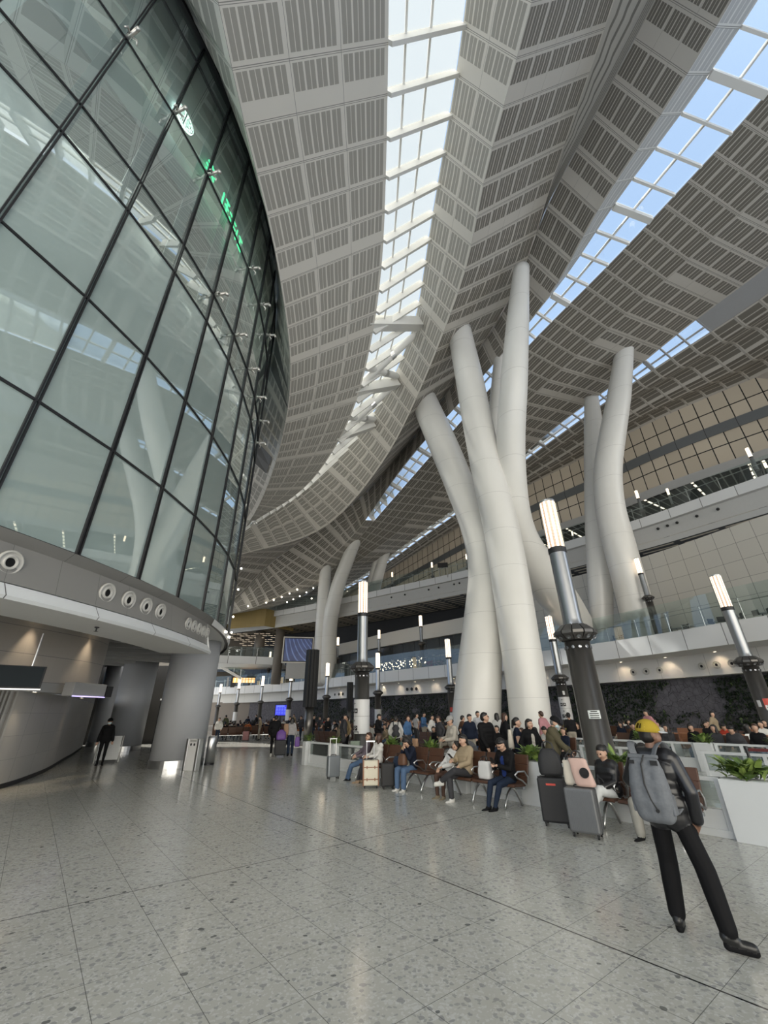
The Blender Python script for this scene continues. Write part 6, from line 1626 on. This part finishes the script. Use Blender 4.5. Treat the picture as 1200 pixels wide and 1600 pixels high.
# fittings and sign on the curved glass
FIT = mat('cast_steel', (.62, .60, .56), .3, .7)
for k, (a, z, lab) in enumerate(((-22.25, 20.35, 'largest cast glass fitting, on the nearest mullion'), (-17.17, 20.35, 'cast glass fitting beside the round lit sign'), (-12.09, 20.35, 'cast glass fitting beside the first green letter'), (-1.93, 20.35, 'cast glass fitting high on the fifth mullion'), (-6.9, 15.95, 'cast glass fitting at mid height of the glass'), (-1.93, 15.95, 'cast glass fitting at mid height, next mullion along'), (3.15, 15.95, 'cast glass fitting at mid height, third along'), (3.15, 20.35, 'cast glass fitting high beside the roof ribbon'), (8.23, 15.95, 'cast glass fitting at mid height near the edge of the glass'), (8.23, 20.35, 'cast glass fitting high near the edge of the glass'), (13.31, 15.95, 'cast glass fitting at the outline of the glass, upper'), (13.31, 14.5, 'cast glass fitting at the outline of the glass, lower'), (18.39, 10.8, 'lowest cast glass fitting, at the outline of the glass'))):
    n = (ring(a, 1) - DC).normalized(); tt = Vector((-n.y, n.x, 0))
    t = thing('glass_fitting', lab, 'fitting', tuple(ring(a, DR + .08, z)), 0, 'cast fittings on the curved glass')
    m = MB(); m.tube([(0, 0, 0), n * .18, n * .42 + Vector((0, 0, .05))], [.07, .055, .06], 8); m.tube([n * .42 + Vector((0, 0, .08)), n * .50 + Vector((0, 0, -.10))], .06, 8); m.build('arm', FIT, t, smooth=True)
    for s in (-1, 1):
        m = MB(); m.tube([n * .12, n * .24 + tt * s * .16 + Vector((0, 0, -.06)), n * .2 + tt * s * .2 + Vector((0, 0, -.18))], [.035, .03, .025], 7); m.build('prong', FIT, t, smooth=True)
GREENL = emis('green_letters', (.06, .75, .30), 3.0, (.05, .3, .12)); LIT = emis('lit_sign', (.86, 1, .95), 4.0)
GPR = mat('green_print', (.02, .20, .12), .5)
a_ = -15.64
n = (ring(a_, 1) - DC).normalized(); tt = Vector((-n.y, n.x, 0))
t = thing('round_sign', 'round lit white sign with green rings and strokes high behind the glass', 'sign', tuple(ring(a_, DR - .30, 21.72)), math.atan2(n.y, n.x))
m = MB(); m.lathe([(.46, -.05), (.46, 0), (0, 0)], 36, axis=(1, 0, 0)); m.build('disc', LIT, t)
m = MB()
for r0, r1 in ((.43, .40), (.30, .275)):
    m.lathe([(r0, .004), (r0, .012), (r1, .012), (r1, .004)], 36, axis=(1, 0, 0), caps=False)
m.box((.008, 0, 0), (.012, .045, .80)); m.box((.008, 0, 0), (.012, .80, .03))
for s1 in (-1, 1):
    for s2 in (-1, 1):
        m.lathe([(.085, .004), (.085, .012), (.06, .012), (.06, .004)], 14, (0, s1 * .14, s2 * .14), axis=(1, 0, 0), caps=False); m.box((.008, s1 * .14, s2 * .14), (.012, .10, .022))
for k in range(16):
    q_ = 2 * math.pi * k / 16; m.box((.008, .35 * math.cos(q_), .35 * math.sin(q_)), (.010, .03, .05), M=Matrix.Rotation(q_ + math.pi / 2, 3, 'X'))
m.build('ring_print', GPR, t)
CH = [[(-.25, .3, .25, .3), (0, .4, 0, -.4), (-.3, 0, .3, 0), (-.25, -.3, -.05, -.05), (.25, -.3, .05, -.05)], [(-.2, .4, -.2, -.4), (0, .35, .3, .35), (.15, .35, .15, -.4), (0, 0, .3, 0)], [(-.3, .25, .3, .25), (-.3, -.1, .3, -.1), (0, .4, 0, -.4)], [(-.25, .35, -.3, -.4), (-.05, .3, .3, .3), (.1, .3, .1, -.35), (-.05, -.35, .3, -.35)]]
for k, (a_, z) in enumerate(((-11.1, 21.6), (-7.9, 21.5), (-5.9, 21.4), (-3.9, 21.3))):
    n = (ring(a_, 1) - DC).normalized()
    m = MB()
    for x0, z0, x1, z1 in CH[k]: m.beam((0, x0, z0), (0, x1, z1), .08, .04, up=(1, 0, 0))
    o = m.build('sign_letter', GREENL, loc=tuple(ring(a_, DR - .30, z)), rz=math.atan2(n.y, n.x))
    tag(o, 'lit green sign character behind the glass, %s from the round sign' % ['first', 'second', 'third', 'fourth'][k], 'sign', 'green sign characters')
m_ = 0
for k, (a_, z) in enumerate(((21.5, 8.6), (20.6, 7.4), (22.2, 5.4), (15.5, 4.8), (12.0, 4.8), (24.0, 6.3))):
    m = MB(); m.ball(tuple(ring(a_, DR + .14, z)), .05, 6); tag(m.build('edge_lamp', bpy.data.materials['spot_glow'], smooth=True), 'tiny round lamp on the edge of the curved glass', 'lamp', 'tiny lamps on the curved glass edge')

# ------------------------------------------------------------------ far end of the concourse
GOLD = tile_grid('gold_panel', (0.30, 0.22, 0.08), (0.12, 0.09, 0.04), 12, 1, .01, .0, .06)
m = MB(); m.quad((-28, 64.2, 13.4), (-19.7, 67.2, 14.62), (-19.7, 67.2, 17.4), (-28, 64.2, 17.4), 0, ((0, 0), (1, 0), (1, 1), (0, 1))); m.quad((-19.7, 67.2, 14.62), (-16, 72, 14.6), (-16, 72, 17.4), (-19.7, 67.2, 17.4), 0, ((0, 0), (1, 0), (1, 1), (0, 1)))
struct(m.build('wall_gold', GOLD), 'dull gold panelled wall under the far roof')
m = MB(); m.quad((-34, 67.5, 9.35), (-26.4, 71.28, 9.35), (-26.4, 71.28, 10.62), (-34, 67.5, 10.62), 0, ((0, 0), (4, 0), (4, 1), (0, 1))); m.quad((-26.4, 71.28, 9.35), (-17.4, 74.0, 9.3), (-17.4, 74.0, 10.5), (-26.4, 71.28, 10.62), 0, ((0, 0), (5, 0), (5, 1), (0, 1)))
m.quad((-34, 67.5, 9.35), (-17.4, 74, 9.3), (-17.4, 82, 9.3), (-34, 80, 9.35))
struct(m.build('trim_14', WPANEL), 'white panelled edge of the far middle balcony')
balustrade([Vector((-34, 67.5, 0)), Vector((-30.2, 69.5, 0)), Vector((-26.4, 71.28, 0)), Vector((-22, 72.7, 0)), Vector((-17.4, 74.0, 0))], 10.6, 1.5, 'glass balustrade on the far middle balcony below the gold wall', 1)
FB = mat('far_brown_back', (0.085, 0.07, 0.055), .6)
m = MB(); m.quad((-40, 80, 10), (-12, 84, 10), (-12, 84, 16), (-40, 80, 16)); m.quad((-40, 84, 6.2), (-14, 92, 6.2), (-14, 92, 9.4), (-40, 84, 9.4)); struct(m.build('wall_far_middle', FB), 'dim brown wall behind the far middle balcony')
for (x, y, r, z0, z1, lab) in ((-22.4, 74.6, .9, 10.5, 15.0, 'dark round column behind the far middle balcony'), (-18.5, 73.2, .8, 6.2, 17.0, 'brown round column beside the big video screen')):
    m = MB(); m.lathe([(r, z0), (r, z1)], 18, (x, y, 0)); tag(m.build('round_column', mat('far_column', (.16, .14, .12), .5), smooth=True), lab, 'column')
# glowing slats under the far balcony ceiling
m = MB()
for i in range(7):
    for j in range(9):
        if (i * 3 + j) % 4: m.box((-27.5 + j * 1.0 + i * .3, 72.5 + i * .7, 14.3 - i * .22), (.75, .08, .05), R_(18))
tag(m.build('ceiling_slats', emis('warm_slats', (.9, .68, .45), .35), None), 'rows of warm lit ceiling slats under the gold wall', 'lamp', kind='stuff')
# video screen
VS = NT('video_picture'); vo_ = VS.obj(); sx = VS.node('ShaderNodeSeparateXYZ'); VS.l.new(vo_, sx.inputs[0])
dg_ = VS.M('ADD', VS.M('MULTIPLY', sx.outputs['X'], VS.M('ADD', 0.9, VS.M('MULTIPLY', sx.outputs['Z'], .35))), VS.M('MULTIPLY', sx.outputs['Z'], 0.9))
ry = VS.M('LESS_THAN', VS.M('FRACT', VS.M('MULTIPLY', dg_, 0.9)), .22)
nz = VS.noise(vo_, 1.1, 4)
vcol = VS.mix(nz, (.012, .016, .045), (.06, .10, .30))
vcol = VS.mix(VS.M('MULTIPLY', ry, VS.M('MULTIPLY', nz, .8)), vcol, (.30, .44, .80))
VS.set((.02, .02, .02), .3); VS.put(VS.b.inputs['Emission Color'], vcol); VS.b.inputs['Emission Strength'].default_value = .32
t = thing('video_screen', 'big video screen with a dark blue picture, high beside the far white columns', 'screen', (-13.0, 62.75, 8.6), R_(13))
m = MB(); m.box((0, .12, 1.65), (4.5, .2, 3.7)); m.build('frame', CREAM, t)
m = MB(); m.box((0, -.02, 1.65), (4.15, .08, 3.35)); m.build('bezel', BLACK, t)
m = MB(); m.box((0, -.08, 1.65), (3.95, .04, 3.15)); m.build('picture', VS.m, t)
m = MB(); m.box((0, .5, -1.2), (3.0, .5, 2.2)); m.build('support_column', GREY, t)
BS = emis('departure_blue', (.025, .03, .55), .9, (.02, .02, .05)); WT = emis('departure_text', (.25, .35, .95), .6, (.02, .02, .05))
t = thing('departure_screen', 'blue departure screen beside a far lantern post', 'screen', (-17.35, 73.9, 1.5), R_(12))
m = MB(); m.box((0, .08, .78), (1.95, .16, 1.75)); m.build('casing', BLACK, t)
m = MB(); m.box((0, -.02, .8), (1.75, .05, 1.5)); m.build('picture', BS, t)
m = MB()
m.box((-.1, -.05, 1.42), (1.3, .02, .14))
for r_ in range(5):
    for c_ in range(4): m.box((-.62 + c_ * .42, -.05, 1.16 - r_ * .22), (.28 if c_ else .36, .02, .07))
m.build('text_print', WT, t)
m = MB(); m.box((0, .1, -.75), (.3, .12, 1.5)); m.build('stand', DARK, t)
# shop glow and stair on the first balcony
t = thing('shop_front', 'small glowing amber shop front on the far first balcony', 'shop', (-26.6, 81.4, 6.3), R_(19))
m = MB(); m.box((0, .3, .9), (4.4, .6, 1.9)); m.build('body', DARK, t)
SH = NT("amber_window")
sxx = SH.node('ShaderNodeSeparateXYZ'); SH.l.new(SH.obj(), sxx.inputs[0])
pil = SH.M('LESS_THAN', SH.M('FRACT', SH.M('MULTIPLY', sxx.outputs['X'], 1.9)), .35)
SH.set((.1, .05, .02), .4); SH.put(SH.b.inputs['Emission Color'], SH.mix(pil, (.95, .42, .12), (1, .8, .45))); SH.b.inputs['Emission Strength'].default_value = 1.1
m = MB(); m.box((.1, -.02, 1.15), (3.9, .06, .85)); m.build('lit_window', SH.m, t)
t = thing('stair_flight', 'pale stair flight with a glass side rising above the glowing shop', 'stair', (-30.6, 77.4, 6.4), R_(19))
m = MB(); m.beam((0.2, 0, 3.4), (4.6, 0, 1.2), 1.4, .35); m.build('flight', WHITE, t)
m = MB(); m.beam((.6, -.75, 4.1), (5.0, -.75, 1.9), .03, 1.0); m.build('side_glass', GLR, t)
for i in range(4):
    m = MB(); m.box((.8 + i * 1.2, -.78, 3.75 - i * .6), (.05, .05, 1.3)); m.build('post', STEEL, t)
m = MB(); m.box((2.4, .4, .6), (.3, .3, 1.6)); m.build('support_column', GREY, t)
# counter blocks with orange tops at the far end
for k, (x, y, lab) in enumerate(((-12.2, 39.6, 'white counter with an orange top at the far end, left of the walking couple'), (-8.4, 40.4, 'white counter with an orange top just past the walking woman'), (-7.0, 38.0, 'white counter with an orange top near the nearer ribbed post'))):
    t = thing('counter', lab, 'counter', (x, y, 0), R_(6))
    m = MB(); m.box((0, 0, .25), (1.9, .8, .5)); m.build('body', PART_W, t, bevel=.02)
    m = MB(); m.box((0, 0, .55), (1.95, .85, .10)); m.build('top', mat('orange_top', (.45, .14, .03), .5), t)
# hanging direction sign and cameras
t = thing('hanging_sign', 'small black hanging sign on the upper balcony before the glass blocks', 'sign', (7.4, 49.45, 18.25), R_(-10))
m = MB(); m.box((0, 0, .3), (1.3, .12, .6)); m.build('board', BLACK, t)
m = MB(); m.box((-.5, 0, -.6), (.06, .06, 1.4)); m.box((.5, 0, -.6), (.06, .06, 1.4)); m.build('pole_frame', STEEL, t)
for az in (43.0, 40.5, 38.3, 37.4, 36.6, 33.6, 22.0, 14.6, 11.0, 9.6, 7.4, 6.5, 3.0, 1.2, -2.5):
    r0 = offs(c3, .45); p = r0[on_row(r0, az)]; n = Vector((-p.x, -p.y, 0)).normalized()
    t = thing('dome_camera', 'small dark dome camera on the grey band under the upper balcony', 'camera', tuple(p + n * .02 + Vector((0, 0, 16.0))), 0, 'dome cameras under the upper balcony')
    m = MB(); m.tube([(0, 0, 0), n * .22], .05, 8); m.build('bracket', DARK, t); m = MB(); m.ball(tuple(n * .28 + Vector((0, 0, -.06))), .12, 6); m.build('dome', BLACK, t, smooth=True)
# cafe furniture and people on the first balcony
rb_ = random.Random(3)
tl = thing('string_lights', 'sparkling row of small warm lights along the first balcony before the dark glazing', 'lamp', tuple(offs(c1, 1.0)[on_row(offs(c1, 1.0), 2)]) [:2] + (6.4,))
m = MB(); rowl = offs(c1, 1.2)
for i in range(70):
    az = rb_.uniform(-1.5, 4.6); p = rowl[on_row(rowl, az)] - Vector((tl.location.x, tl.location.y, 0)); m.ball((p.x + rb_.uniform(-.8, .8), p.y + rb_.uniform(-.5, .5), 0.1 + rb_.uniform(.2, 1.2)), rb_.uniform(.04, .09), 4)
bulbs = m.build('bulb_glow', emis('tiny_bulbs', (1, .8, .55), 2.5), tl); bulbs['kind'] = 'stuff'
for k, (az, c_) in enumerate(((4.5, (.55, .42, .05)), (5.8, (.50, .06, .06)), (7.2, (.5, .3, .3)))):
    p = rowl[on_row(rowl, az)]
    f = foliage(.5, .5, .7, 60, .35, .3, 90 + k); o = f.build('flower_display', [cloth(c_, .6), LEAF], loc=(p.x, p.y, 6.3)); tag(o, '%s flower display on the first balcony beside the forked column' % ['yellow', 'red', 'pink'][k], 'flowers')
fc_w = 'at the balustrade of the first balcony'
T0 = None
for az in (28.9, 29.6, 35.4, 36.6, 38.2, 40.4, 42.5, 44.0):
    r0 = offs(c1, 2.4); p = r0[on_row(r0, az)]
    if T0 is None:
        T0 = t = thing('cafe_table', 'small white cafe table on the first balcony', 'table', (p.x, p.y, 6.2), rb_.uniform(0, 3), 'cafe tables on the first balcony')
        m = MB(); m.lathe([(.4, .72), (.4, .75), (0, .75)], 18); m.build('table_top', SIGNW, t); m = MB(); m.lathe([(.22, 0), (.22, .02), (.03, .03), (.03, .72)], 12); m.build('pedestal', DARK, t)
    else: t = copy_tree(T0); t.location = (p.x, p.y, 6.2)
C0 = None
for az in (28.4, 29.2, 30.1, 35.0, 35.8, 36.3, 37.7, 38.9, 40.0, 41.2, 42.2, 43.4):
    r0 = offs(c1, 2.0); p = r0[on_row(r0, az)]
    if C0 is None:
        C0 = t = thing('cafe_chair', 'dark slim cafe chair on the first balcony', 'chair', (p.x, p.y, 6.2), 0, 'cafe chairs on the first balcony')
        m = MB(); m.box((0, 0, .45), (.42, .42, .04)); m.build('seat', DARK, t); m = MB(); m.box((0, .2, .72), (.42, .03, .34)); m.build('backrest', DARK, t)
        for sx in (-1, 1):
            for sy in (-1, 1):
                m = MB(); m.tube([(sx * .18, sy * .18, 0), (sx * .18, sy * .18, .45 if sy < 0 else .85)], .014, 6); m.build('leg', STEEL, t)
    else: t = copy_tree(C0); t.location = (p.x, p.y, 6.2)
    t.rotation_euler = (0, 0, rb_.uniform(0, 6.2))
